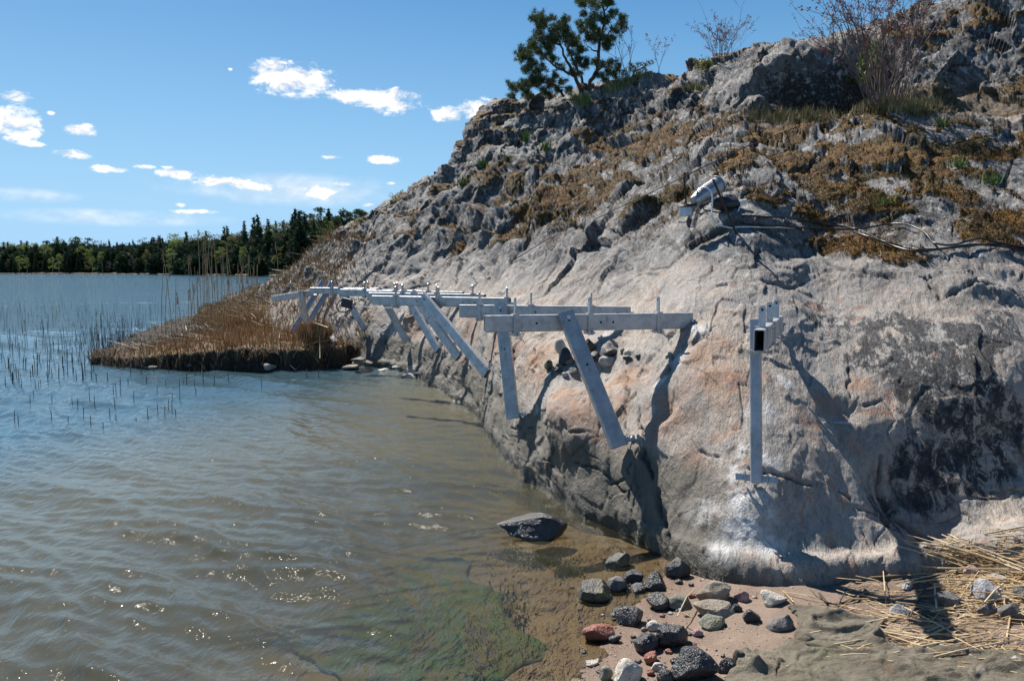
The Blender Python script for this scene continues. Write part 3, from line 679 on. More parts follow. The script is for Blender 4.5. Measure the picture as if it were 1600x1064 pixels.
class MB:
    def __init__(s): s.v = []; s.f = []
    def add(s, vs, fs):
        o = len(s.v); s.v += [tuple(map(float, v)) for v in vs]; s.f += [tuple(i + o for i in f) for f in fs]; return s
    def box(s, c, ax, ay, az, hx, hy, hz, bev=0.0):
        c, ax, ay, az = map(np.asarray, (c, ax, ay, az)); b = bev
        if b <= 0:
            vs = [c + sx * hx * ax + sy * hy * ay + sz * hz * az for sz in (-1, 1) for sx, sy in ((-1, -1), (1, -1), (1, 1), (-1, 1))]
            return s.add(vs, [(3, 2, 1, 0), (4, 5, 6, 7), (0, 1, 5, 4), (1, 2, 6, 5), (2, 3, 7, 6), (3, 0, 4, 7)])
        ring = [(-hx + b, -hy), (hx - b, -hy), (hx, -hy + b), (hx, hy - b), (hx - b, hy), (-hx + b, hy), (-hx, hy - b), (-hx, -hy + b)]
        vs = [c + x * ax + y * ay + z * hz * az for z in (-1, 1) for x, y in ring]
        return s.add(vs, [tuple(range(7, -1, -1)), tuple(range(8, 16))] + [(i, (i + 1) % 8, 8 + (i + 1) % 8, 8 + i) for i in range(8)])
    def tube(s, a, b, side, hw, hh, wall=0.005, rad=0.008):
        """hollow rectangular section from a to b; 'side' is the direction of its half width hw"""
        a = np.asarray(a, float); b = np.asarray(b, float); d = (b - a) / np.linalg.norm(b - a)
        sd_ = np.asarray(side, float); sd_ = sd_ - d * (sd_ @ d); sd_ /= np.linalg.norm(sd_); up = np.cross(sd_, d)
        def ring(hw, hh, r):
            o = []
            for cx, cy, a0 in ((hw - r, hh - r, 0), (-hw + r, hh - r, 90), (-hw + r, -hh + r, 180), (hw - r, -hh + r, 270)):
                for k in range(3):
                    an = math.radians(a0 + 45 * k); o.append((cx + r * math.cos(an), cy + r * math.sin(an)))
            return o
        R1, R2 = ring(hw, hh, rad), ring(hw - wall, hh - wall, max(rad - wall, .001)); n = len(R1)
        vs = [p + x * sd_ + y * up for R in (R1, R2) for p in (a, b) for x, y in R]
        fs = []
        for i in range(n):
            j = (i + 1) % n
            fs += [(i, j, n + j, n + i), (2 * n + j, 2 * n + i, 3 * n + i, 3 * n + j), (j, i, 2 * n + i, 2 * n + j), (n + i, n + j, 3 * n + j, 3 * n + i)]
        return s.add(vs, fs)
    def cyl(s, a, b, r, n=8, r2=None, caps=True):
        a = np.asarray(a, float); b = np.asarray(b, float); d = b - a; L = np.linalg.norm(d); d = d / L
        x = np.cross(d, [0, 0, 1.0] if abs(d[2]) < .9 else [1.0, 0, 0]); x /= np.linalg.norm(x); y = np.cross(d, x); r2 = r if r2 is None else r2
        vs = [p + q * (math.cos(2 * math.pi * i / n) * x + math.sin(2 * math.pi * i / n) * y) for p, q in ((a, r), (b, r2)) for i in range(n)]
        fs = [(i, (i + 1) % n, n + (i + 1) % n, n + i) for i in range(n)]
        if caps: fs += [tuple(range(n - 1, -1, -1)), tuple(range(n, 2 * n))]
        return s.add(vs, fs)
    def sweep(s, pts_, rad, n=6):
        pts_ = [np.asarray(p, float) for p in pts_]; m_ = len(pts_); rad = rad if hasattr(rad, '__len__') else [rad] * m_
        vs = []; x = None
        for i, p in enumerate(pts_):
            d = pts_[min(i + 1, m_ - 1)] - pts_[max(i - 1, 0)]; d = d / max(np.linalg.norm(d), 1e-9)
            if x is None: x = np.cross(d, [0.1, 0.2, 1.0])
            x = x - d * (x @ d); x /= max(np.linalg.norm(x), 1e-9); y = np.cross(d, x)
            vs += [p + rad[i] * (math.cos(2 * math.pi * k / n) * x + math.sin(2 * math.pi * k / n) * y) for k in range(n)]
        fs = [(i * n + k, i * n + (k + 1) % n, (i + 1) * n + (k + 1) % n, (i + 1) * n + k) for i in range(m_ - 1) for k in range(n)]
        fs += [tuple(range(n - 1, -1, -1)), tuple(range((m_ - 1) * n, m_ * n))]
        return s.add(vs, fs)
    def build(s, name, mat, parent=None, smooth=False, origin=None):
        """mesh in world coordinates, shifted to the parent's (or its own) origin"""
        if parent is not None: o0 = np.array(parent.matrix_basis.translation) if not parent.parent else np.array(parent.parent.matrix_basis.translation) + np.array(parent.matrix_basis.translation)
        else: o0 = np.asarray(origin if origin is not None else (0, 0, 0), float)
        vs = np.array(s.v) - o0
        me = mesh_from(name, vs, s.f, mat, smooth); o = bpy.data.objects.new(name, me); link(o, parent)
        if parent is None: o.location = tuple(o0)
        return o
def empty(name, loc):
    o = bpy.data.objects.new(name, None); link(o); o.location = tuple(map(float, loc)); o.empty_display_size = .1; return o

def simple(name, col, rough=.6, metal=0.0, nscale=None, col2=None, bump=0.0, bscale=60, spec=.5, thr=(.35, .65)):
    m, T, out = newmat(name); p = OBJ(T); c = col
    if nscale: c = T.mix(T.ramp(T.noise(p, nscale, 5, .65), *thr), col, col2)
    kw = dict(Base_Color=c, Roughness=rough, Metallic=metal, Specular_IOR_Level=spec)
    if bump: kw['Normal'] = T.bump(T.noise(p, bscale, 4, .65), 1.0, bump)
    principled(T, out, **kw); return m

# galvanised steel
m, T, out = newmat('galvanised_steel'); p = OBJ(T)
v_ = T.voro(p, 60, out=1); sp = T.node('ShaderNodeSeparateColor'); T.put(sp.inputs[0], v_)
c = T.mix(T.ramp(T.noise(p, 9, 5, .65), .3, .7), (0.32, 0.325, 0.33), (0.52, 0.52, 0.52))
c = T.mix(T.math('MULTIPLY', sp.outputs[0], .3), c, (0.46, 0.47, 0.48))
c = T.mix(T.ramp(T.noise(T.mapping(p, scale=(1, 1, .3)), 22, 4, .7), .55, .7, 0, .5), c, (0.15, 0.16, 0.17))
principled(T, out, Base_Color=c, Metallic=.40, Roughness=T.ramp(T.noise(p, 30, 3), .3, .7, .34, .55), Normal=T.bump(T.noise(p, 40, 3), .4, .002))
MAT_GALV = m
MAT_ZINC = simple('bright_zinc', (.46, .48, .50), .38, .55, 40, (.34, .36, .38))
MAT_HOLE = simple('hole_dark', (.012, .012, .014), .9)
Zup = np.array([0, 0, 1.0])

def bolt(mb, c, d, L, r=.008):
    c = np.asarray(c, float); d = np.asarray(d, float) / np.linalg.norm(d)
    mb.cyl(c - d * L / 2, c + d * L / 2, r * .6, 8); mb.cyl(c + d * (L / 2 - .006), c + d * (L / 2 + .006), r * 1.5, 6); mb.cyl(c - d * (L / 2 + .006), c - d * (L / 2 - .006), r * 1.5, 6)
    return mb

def bracket_frame(label, A, B, tabs, st_f, foot, holes=(), zoff=0.0, tabdir=None, footarms='one', near_first=True, front=None, group='galvanised walkway brackets bolted to the rock'):
    """A, B: beam axis ends (world). tabs / st_f / holes are fractions along it. foot: world point of the strut's foot"""
    A = np.asarray(A, float); B = np.asarray(B, float)
    root = empty('bracket_frame', (A + B) / 2 - [0, 0, 1.3]); tag(root, label, 'bracket', group)
    d = (B - A) / np.linalg.norm(B - A); L = np.linalg.norm(B - A)
    side = np.cross(d, Zup); side /= np.linalg.norm(side)                       # horizontal, across the beam
    if front is None: front = -1 if side[1] > 0 else 1                          # towards the viewer
    side = side * front
    HW, HH = .030, .060
    beam = MB().tube(A, B, side, HW, HH, .0055, .009).build('beam', MAT_GALV, root)
    for h in holes:
        c = A + d * L * h + side * (HW + .0006)
        MB().cyl(c - side * .002, c + side * .0012, .0085, 12).build('bolt_hole', MAT_HOLE, beam)
    for t in tabs:
        c = A + d * L * t
        mb = MB()
        for sgn_ in (1, -1): mb.box(c + side * sgn_ * (HW + .004) + [0, 0, -.010], d, side, Zup, .021, .0035, HH + .020)
        mb.box(c + Zup * (HH + .004), d, side, Zup, .021, HW, .0035)
        cl = mb.build('clamp', MAT_GALV, root)
        tb = MB(); tc_ = c + Zup * (HH + .062)
        # upright lug with a rounded, drilled head
        ring = [(-.019, -.055), (.019, -.055), (.019, .045), (.014, .056), (.006, .061), (-.006, .061), (-.014, .056), (-.019, .045)]
        vs = [tc_ + side * x + Zup * z + d * y for y in (-.005, .005) for x, z in ring]; n_ = len(ring)
        tb.add(vs, [tuple(range(n_)), tuple(range(2 * n_ - 1, n_ - 1, -1))] + [(i, n_ + i, n_ + (i + 1) % n_, (i + 1) % n_) for i in range(n_)])
        tb.build('lug', MAT_ZINC, cl)
        hb = MB(); hb.cyl(tc_ + Zup * .038 - d * .006, tc_ + Zup * .038 + d * .006, .0075, 10); hb.build('lug_hole', MAT_HOLE, cl)
        bb = MB()
        for q_ in (-1, 1): bolt(bb, c - Zup * (HH + .014) + side * q_ * .0 + d * q_ * .016, side, .105, .008)
        bb.build('bolt', MAT_ZINC, cl)['kind'] = 'stuff'
    top = A + d * L * st_f + side * (HW * 2 + .001) + Zup * (HH * .7)
    foot = np.asarray(foot, float)
    sdir = (top - foot) / np.linalg.norm(top - foot)
    wide = np.cross(sdir, side); wide /= np.linalg.norm(wide)
    stt = MB().tube(foot + sdir * .02, top + sdir * .035, wide, .058, .0295, .0055, .009).build('strut', MAT_GALV, root)
    LS = np.linalg.norm(top - foot); nn = np.cross(wide, sdir); nn *= 1 if nn @ side > 0 else -1
    for f_ in (.62, .965):
        c = foot + sdir * LS * f_ + nn * .030
        MB().cyl(c - nn * .002, c + nn * .0012, .0085, 12).build('bolt_hole', MAT_HOLE, stt)
    bolt(MB(), top - sdir * .0 - side * .03, side, .16, .009).build('bolt', MAT_ZINC, root)
    # foot bracket: two ears with anchors
    fb = MB(); w_ = wide * (1 if wide[0] > 0 else -1)
    arms = (1, -1) if footarms == 'both' else (1,)
    if footarms == 'both': w_ = side.copy()
    for s_ in arms:
        fb.box(foot + w_ * s_ * (.065 if footarms == 'both' else .080) + sdir * .045, w_, sdir, np.cross(w_, sdir), .050, .018, .005)
        fb.box(foot + w_ * s_ * .06 + sdir * .045, w_, sdir, np.cross(w_, sdir), .003, .030, .028)
    fbo = fb.build('foot_bracket', MAT_ZINC, root)
    if footarms == 'both': fbo['kind'] = 'stuff'
    for s_ in arms:
        c = foot + w_ * s_ * (.088 if footarms == 'both' else .105) + sdir * .045
        ad_ = side if footarms != 'both' else np.cross(w_, sdir) * (1 if np.cross(w_, sdir)[1] < 0 else -1)
        bb = MB(); bb.cyl(c - ad_ * .05, c + ad_ * .022, .0065, 8); bb.cyl(c + ad_ * .004, c + ad_ * .024, .018, 8); bb.build('anchor_bolt', MAT_ZINC, fbo)
    # wall end: angle cleat and anchor into the rock
    we = MB(); we.box(B + d * .02 - Zup * .02, d, side, Zup, .035, .034, .03); we.cyl(B - d * .02 + side * .05 - Zup * .03, B + d * .14 - Zup * .05, .008, 8)
    we.cyl(B - d * .01 - side * .045, B - d * .01 + side * .045, .011, 6)
    we.build('wall_cleat', MAT_ZINC, root)
    return root

BZ = 1.39 - .06
def bp(u, d, z=BZ):
    x = (u - 800) / FPX
    # keep z fixed: find the ray's x at that depth (x grows with distance along the tilted axis)
    t = (d * math.cos(PITCH) - (z - CAM_Z) * math.sin(PITCH)); return np.array([x * t, d, z])
def foot_at(u, v, lift=.03, dmin=None):
    g = ground(u, v)
    if g is None: return P(u, v, dmin or 8)
    return g[0] + g[1] * lift
F = {}
f1p = foot_at(1178, 766, .045)
F[1] = bracket_frame('nearest galvanised bracket, its hollow beam end facing the viewer over an upright strut',
    bp(1186, 4.14), bp(1217, 5.45), (.10, .45, .80), .30, f1p, holes=(.55,), footarms='both', front=-1)
F[2] = bracket_frame('galvanised bracket with long beam and slanting open topped strut before the stone pocket',
    bp(757, 5.48), bp(1080, 5.86), (.14, .49, .83), .37, foot_at(977, 708, .05), holes=(.235, .54, .60))
F[3] = bracket_frame('galvanised bracket directly behind the slanting one, its strut reaching the orange rock edge',
    bp(719, 7.27), bp(985, 6.9), (.12, .43, .78), .26, foot_at(810, 659, .05), holes=(.34, .46, .93))
F[4] = bracket_frame('galvanised bracket with the longest diagonal strut crossing in front of the far ones',
    bp(583, 10.0), bp(797, 9.1), (.18, .50, .98), .42, foot_at(768, 590, .05), holes=(.35, .77))
F[5] = bracket_frame('galvanised bracket whose beam shows as a thin strip just above the long diagonal strut',
    bp(578, 11.5), bp(758, 10.6), (.3, .6, .9), .42, foot_at(723, 563, .05), holes=())
F[6] = bracket_frame('galvanised bracket whose strut is third from the right in the crowded far group',
    bp(574, 12.8), bp(724, 11.9), (.3, .65), .42, foot_at(691, 550, .05), holes=())
F[7] = bracket_frame('galvanised bracket with a short steep strut standing alone on pale rock',
    bp(533, 13.7), bp(660, 13.1), (.3, .7), .50, foot_at(641, 537, .05), holes=(.2, .4))
F[8] = bracket_frame('galvanised bracket from which the black floodlight hangs beside its diagonal strut',
    bp(486, 15.0), bp(598, 14.5), (.3, .8), .44, foot_at(574, 519, .05), holes=(.2,))
# last bracket: sloping beam on an upright post
A9, B9 = P(426, 467, 15.6), P(486, 458, 15.2)
F[9] = bracket_frame('farthest galvanised bracket, its short beam tilting down to the left over an upright post', A9, B9, (), .80, P(480, 512, 15.3), holes=())
# two spare rails leaning
for (u1, v1, u2, v2, dd, lab) in ((505, 440, 456, 520, 15.9, 'left one of two loose steel rails leaning on the rock beside the farthest bracket'),
                              (520, 441, 470, 524, 15.7, 'right one of two loose steel rails leaning on the rock beside the farthest bracket')):
    a = P(u1, v1, dd + .55); b = P(u2, v2, dd - .35)
    o = MB().tube(b, a, (1, .2, 0), .055, .03).build('steel_rail', MAT_GALV, None, origin=b)
    tag(o, lab, 'rail', 'spare steel rails leaning on the rock')

g_ = ground(1300, 662)
o = MB().cyl(g_[0] - [0, -.04, 0], P(1328, 661, g_[0][1] - .03), .011, 8).cyl(P(1286, 664, g_[0][1] - .02), P(1292, 663, g_[0][1] - .02), .020, 6).build('anchor_bolt', MAT_ZINC, None, origin=g_[0]); tag(o, 'single bolt sticking out of the bare rock face right of the nearest bracket', 'bolt')

# ------------------------------------------------------------------ stones
def stone_mat(name, c1, c2, rough, spec=.4, nscale=14, moss=0.0, speck=None):
    m, T, out = newmat(name); p = OBJ(T)
    c = T.mix(T.ramp(T.noise(p, nscale, 5, .65), .34, .66), c1, c2)
    c = T.mix(T.ramp(T.noise(p, 150, 2), .55, .72, 0, .5), c, tuple(x * .35 for x in c1))
    if speck: c = T.mix(T.ramp(T.noise(p, 110, 3, .7), .58, .66), c, speck)
    if moss: c = T.mix(T.ramp(T.noise(p, 11, 4, .7), .5, .62, 0, moss), c, (.16, .15, .04))
    principled(T, out, Base_Color=c, Roughness=rough, Specular_IOR_Level=spec, Normal=T.bump(T.math('ADD', T.noise(p, 30, 4, .7), T.math('MULTIPLY', T.noise(p, 120, 3), .3)), 1, .012))
    return m
SM = dict(
    dark=stone_mat('stone_dark_wet', (.022, .022, .024), (.055, .053, .050), .38, .55, speck=(.07, .07, .075)),
    black=stone_mat('stone_black', (.012, .013, .016), (.032, .034, .040), .38, .55),
    grey=stone_mat('stone_grey', (.085, .08, .076), (.19, .18, .17), .65),
    pale=stone_mat('stone_pale', (.42, .38, .32), (.60, .56, .49), .8),
    tan=stone_mat('stone_tan', (.20, .165, .125), (.34, .29, .23), .75),
    green=stone_mat('stone_greenish', (.15, .15, .11), (.24, .235, .19), .7, moss=.5),
    mossy=stone_mat('stone_mossy_wet', (.045, .042, .036), (.12, .11, .085), .48, .5, moss=.8, speck=(.14, .13, .10)),
    red=stone_mat('stone_red', (.20, .065, .045), (.30, .12, .085), .4),
    pink=stone_mat('stone_pink', (.30, .17, .17), (.45, .31, .31), .45),
    brown=stone_mat('stone_brown', (.055, .038, .026), (.13, .085, .055), .6),
    light=stone_mat('stone_light_grey', (.27, .27, .275), (.42, .415, .41), .8))
_ico = {}
def ico(n):
    if n not in _ico:
        bm = bmesh.new(); bmesh.ops.create_icosphere(bm, subdivisions=n, radius=1.0)
        _ico[n] = (np.array([v.co[:] for v in bm.verts]), [tuple(v.index for v in f.verts) for f in bm.faces]); bm.free()
    return _ico[n]
def stone_geo(seed, dims, ang=.5, sub=4):
    r = np.random.RandomState(seed); v, f = ico(sub); v = v.copy()
    # cut by random planes for a broken, facetted look, then weather it
    for _ in range(int(9 + 10 * ang)):
        n = r.normal(size=3); n /= np.linalg.norm(n); k = r.uniform(.50, .86) if ang > .3 else r.uniform(.75, .95)
        dd = v @ n; v = v - np.outer(np.maximum(dd - k, 0), n) * (.92 if ang > .3 else .7)
    v = v * (1 + .10 * fbm(v * 1.1 + seed * 3.7, 2)[:, None] + .05 * fbm(v * 3.5 + seed, 3)[:, None] + .02 * fbm(v * 10 + seed, 2)[:, None])
    v = v / np.abs(v).max(0)
    return v * (np.array(dims) / 2), f
def place_stone(u, v, w, h, mat, label, seed, ang=.5, rot=None, group=None, depth_r=.8, name='stone', cat='stone', sub=4, sink=.18, lift=0.0, kindgeo=None):
    """(u, v) is the middle of the stone in the photograph, w and h its size there in pixels"""
    g = ground(u, v + h * .40)
    if g is None: return None
    p = g[0]; sc_ = g[0][1] / FPX * 1.02
    dims = (w * sc_, max(w, h) * sc_ * depth_r, h * sc_ * (1.12))
    vs, fs = stone_geo(seed, dims, ang, sub)
    if seed == 1:      # long sloping back, blunt head on the right, steep dark front
        w_ = vs / (np.array(dims) / 2)
        for n_, k_ in (((-.42, .10, .90), .34), ((.80, -.25, .55), .62), ((-.25, -.85, .45), .34), ((.35, -.85, .40), .46), ((.1, .5, .86), .62)):
            n_ = np.array(n_) / np.linalg.norm(n_); w_ = w_ - np.outer(np.maximum(w_ @ n_ - k_, 0), n_) * .97
        w_ += .03 * fbm(w_ * 4, 3)[:, None]; w_[:, 2] -= w_[:, 2].max() - 1.0; vs = w_ * (np.array(dims) / 2)
    a = (rot if rot is not None else random.Random(seed).uniform(-.5, .5)); ca, sa = math.cos(a), math.sin(a)
    vs = vs @ np.array([[ca, sa, 0], [-sa, ca, 0], [0, 0, 1]])
    me = mesh_from(name, vs, fs, mat, ang < .75)
    if ang >= .75: me.polygons.foreach_set('use_smooth', [True] * len(me.polygons))
    o = bpy.data.objects.new(name, me); link(o)
    back = dims[1] * .30
    o.location = (p[0] + p[0] / max(p[1], 1) * back, p[1] + back, p[2] + dims[2] * (.5 - sink) + lift)
    tag(o, label, cat, group); return o
BEACH = [
 (832,848,138,56,'dark','large wet dark boulder standing alone in the shallow water with a sloping top',1,.9),
 (965,878,48,30,'mossy','wet glinting stone in the shallows between the big boulder and the rock foot',2,.8),
 (1056,888,46,36,'dark','grey topped stone in the shadow at the foot of the rock, where the sand begins',3,.8),
 (1022,908,42,34,'black','black stone in the shadow right of the pale grey one at the water edge',4,.8),
 (992,903,38,22,'dark','flat dark wet stone behind the pale grey stone at the water edge',5,.7),
 (964,914,40,32,'grey','plain grey pointed stone next to the mossy wet one at the water edge',6,.9),
 (930,926,58,38,'mossy','mossy yellowish wet stone at the left end of the row of beach stones',7,.6),
 (984,964,46,32,'dark','black speckled glittering stone above the red-brown one',8,.6),
 (1030,941,42,28,'dark','dark speckled wet stone left of the flat tan stone',9,.6),
 (1064,943,42,24,'green','flat greenish tan stone lying against the brown wedge stone',10,.5),
 (1116,928,60,42,'tan','brown wedge shaped stone, the tallest one on the dry sand',11,1.),
 (1161,932,28,20,'pink','small knobbly pinkish stone between the brown wedge and the cream stone',12,.4),
 (1207,936,48,26,'pale','cream white stone on the sand below the dusty rock foot',13,.8),
 (1116,956,66,24,'tan','long low tan stone just below the brown wedge',14,.6),
 (1172,963,34,24,'black','glossy black stone below the cream one on the sand',15,.4),
 (1150,950,20,13,'dark','little dark stone wedged between the long tan and glossy black stones',16,.4),
 (1113,973,46,22,'green','flat angular grey-green slab of stone below the long tan stone',17,1.),
 (1090,987,20,17,'pink','small purple-pink stone alone on the sand under the grey-green slab',18,.5),
 (938,990,64,32,'red','wet red-brown stone lying half in the water',19,.8),
 (1021,978,24,17,'pale','small cream pebble on top of the black stones',20,.3),
 (1048,992,58,48,'black','tall black stone with a blue sheen beside the cream pebble',21,.6),
 (1010,1006,46,32,'black','rounded black stone left of the tall black one with a blue sheen',22,.3),
 (1019,1028,30,20,'red','brick red stone squeezed between the black stones and the big cream one',23,.8),
 (984,1050,54,48,'pale','biggest cream coloured stone, at the bottom edge of the picture',24,.5),
 (1028,1043,24,14,'pale','small pale stone right of the biggest cream one',25,.4),
 (1082,1042,80,56,'black','biggest black stone, a broad lump at the bottom edge',26,.5),
 (1040,1056,30,22,'dark','blue-black pebble tucked between the small pale stone and the biggest black stone',27,.3),
 (946,1052,26,26,'green','algae flecked pale stone left of the biggest cream one',28,.5),
 (924,1036,24,11,'pale','thin pale flat stone in the water near the algae flecked one',29,.5),
 (1134,1040,34,24,'black','smooth black stone right of the biggest black lump',30,.4),
 (1156,1026,26,24,'dark','dark wrinkled stone leaning on the peaked fold of fabric',31,.6),
 (1086,1014,20,13,'red','little red stone behind the biggest black lump',32,.5),
 (1015,1051,16,10,'red','tiny reddish pebble below the brick red stone',33,.4),
 (970,955,30,14,'black','low black stone under water behind the speckled glittering one',34,.5),
 (1000,920,30,16,'black','low black stone in front of the shaded black one',35,.5),
 (960,998,22,14,'dark','dark pebble right of the wet red-brown stone',36,.4),
 (1218,974,46,26,'grey','ribbed grey stone sticking out from under the left of the fabric',37,.6),
 (1419,917,20,13,'light','small pale stone in front of the long black shadow',38,.4),
 (1405,952,32,22,'light','whitish stone between the crumpled fabric and the straw',39,.6),
 (1482,941,52,26,'grey','grey stone half covered by the dark shadow among the straw',40,.5),
 (1540,955,36,24,'grey','blue-grey stone right of the dark shadow among the straw',41,.5),
 (1543,926,56,36,'light','largest light grey stone in the heap of straw',42,.6),
 (1517,891,24,22,'pink','pinkish pale stone poking up out of the straw by the rock',43,.6),
 (1578,955,42,32,'grey','grey stone at the right edge under crossing straws',44,.5),
 (1556,906,34,16,'light','low light stone behind the largest one in the straw',45,.5),
 (1592,928,26,20,'grey','grey stone cut by the right edge of the picture',46,.5),
 (1450,961,30,14,'brown','flat brown stone in the shade beside the whitish stone',47,.5),
 (1590,1035,30,18,'light','pale stone in the bottom right corner beyond the fabric',48,.5),
]
for (u, v, w, h, k, lab, sd_, ang) in BEACH:
    place_stone(u, v, w, h, SM[k], lab, sd_, ang, sub=5 if w > 50 else 4, sink=.28 if sd_ != 1 else .02, depth_r=.8 if sd_ != 1 else .6, rot=0.0 if w > 55 else None,
                name='boulder' if sd_ == 1 else 'stone', cat='boulder' if sd_ == 1 else 'stone', group='stones on the beach' if sd_ != 1 else None)
POCKET = [
 (876,545,20,30,'pale','pale pinkish upright stone behind the dark ones on the rock ledge',101,.6),
 (883,560,24,28,'black','largest black stone in the pocket on the rock ledge',102,.5),
 (918,545,22,26,'brown','dark brown upright stone right of the strut in the ledge pocket',103,.9),
 (931,560,22,18,'black','black wedge stone right of the strut in the ledge pocket',104,1.),
 (954,552,25,15,'black','domed black stone above the pale grey one on the ledge',105,.2),
 (953,566,36,15,'light','long pale grey stone at the front of the ledge pocket',106,.5),
 (983,552,18,11,'pale','white stone on the right of the ledge pocket',107,.3),
 (982,561,20,10,'black','black stone below the white one on the ledge',108,.4),
 (997,557,9,9,'dark','small dark stone at the right end of the ledge pocket',109,.4),
 (857,573,16,18,'mossy','dark stone with a pale cap at the left end of the ledge pocket',110,.4),
 (889,567,15,10,'grey','grey stone under the largest black one on the ledge',111,.5),
 (876,573,16,9,'grey','low grey stone right of the pale capped one on the ledge',112,.5),
 (896,581,18,11,'grey','grey stone at the lip of the ledge beside the strut',113,.5),
 (882,586,9,8,'light','tiny light pebble at the lip of the ledge pocket',114,.3),
 (872,580,12,8,'dark','small dark pebble left of the tiny light one on the ledge',115,.5),
 (972,551,8,13,'grey','thin grey stone between the domed black and the white one',116,.6),
 (905,575,12,9,'dark','small dark stone hidden behind the strut on the ledge',117,.5),
 (866,577,8,6,'tan','tiny tan pebble at the left of the ledge pocket',118,.5)]
for (u, v, w, h, k, lab, sd_, ang) in POCKET:
    place_stone(u, v, w, h, SM[k], lab, sd_, ang, group='stones lying in the ledge pocket', sub=3, sink=.12, depth_r=.9)

# ------------------------------------------------------------------ reedy bank in front of the point
poly = np.array([(-7.9, 14.4), (-6.8, 13.5), (-5.5, 13.2), (-4.6, 13.35), (-3.8, 13.3), (-3.05, 13.6), (-2.7, 14.4), (-2.9, 16.5), (-3.6, 19.5), (-6, 24), (-8.4, 27), (-11.2, 27), (-10.3, 22), (-9.2, 18), (-8.6, 15.6)])
bx_ = np.linspace(-13, -1.8, 300); by_ = np.linspace(12.6, 29, 330)
BX, BY = np.meshgrid(bx_, by_, indexing='ij'); q2 = np.stack([BX.ravel(), BY.ravel()], 1)
def poly_sd(q, poly):
    d = np.full(len(q), 1e9); inside = np.zeros(len(q), bool); n = len(poly)
    for i in range(n):
        a, b = poly[i], poly[(i + 1) % n]; ab = b - a
        t = np.clip(((q - a) @ ab) / (ab @ ab), 0, 1); d = np.minimum(d, np.linalg.norm(q - a - t[:, None] * ab, axis=1))
        cnd = ((a[1] > q[:, 1]) != (b[1] > q[:, 1])); xx = (b[0] - a[0]) * (q[:, 1] - a[1]) / (b[1] - a[1] + 1e-12) + a[0]
        inside ^= cnd & (q[:, 0] < xx)
    return np.where(inside, d, -d)
q3 = np.concatenate([q2, np.zeros((len(q2), 1))], 1)
wob = .34 * fbm(q3 * 1.3 + 4, 3) + .22 * fbm(q3 * 5 + 4, 3)
sdv = poly_sd(q2, poly) + wob
fronthi = np.interp(q2[:, 0], [-8.5, -7.4, -6.0, -4.5, -2.8], [.06, .14, .26, .36, .34])
def bank_top(x): return np.interp(x, [-11, -8.5, -7.4, -6.0, -4.5, -2.8], [.05, .06, .14, .26, .36, .34])
bz2 = -.35 + (bank_top(q2[:, 0]) + .35) * sstep(-.10, .20, sdv) + .07 * sstep(-.1, .05, sdv) * sstep(.4, .1, sdv) * fbm(q3 * 7 + 3, 3) + .05 * sstep(0, .5, sdv) * fbm(q3 * 2.2, 3) + .05 * fbm(q3 * 6, 3) * sstep(-.1, .1, sdv) + .05 * fbm(q3 * 1.1 + 8, 2) * sstep(0, .3, sdv) + .02 * np.clip(q2[:, 1] - 14, 0, 9) * sstep(0, .5, sdv)
bank = grid_mesh('peat_bank', np.concatenate([q2, bz2[:, None]], 1), *BX.shape)
fset(bank, 'edge', sstep(.10, .30, sdv + .2 * fbm(q3 * 5, 3)) * sstep(-8.6, -5.8, q2[:, 0] - .12 * (q2[:, 1] - 14) + .8 * fbm(q3 * 1.5, 2)))
m, T, out = newmat('peat'); p = POS(T)
c0 = T.mix(T.ramp(T.noise(p, 20, 5, .7), .4, .62), (.010, .008, .006), (.045, .032, .020))
c1 = T.mix(T.ramp(T.noise(p, 30, 4, .7), .35, .65), (.14, .085, .045), (.32, .22, .12))
principled(T, out, Base_Color=T.mix(ATT(T, 'edge'), c0, c1), Roughness=.9, Normal=T.bump(T.noise(p, 25, 5, .7), 1, .05))
bank.materials.append(m)
bank_o = link(bpy.data.objects.new('peat_bank', bank)); tag(bank_o, 'low bank of dark peat matted with reed litter at the foot of the rock', None, None, 'structure')
BVB = BVHTree.FromPolygons(np.concatenate([q2, bz2[:, None]], 1).tolist(), [tuple(p_.vertices) for p_ in bank.polygons])
def land_z(x, y):
    z = top_z(x, y); h = BVB.ray_cast(Vector((x, y, 40)), Vector((0, 0, -1)))
    return max(z, h[0].z) if h[0] is not None else z

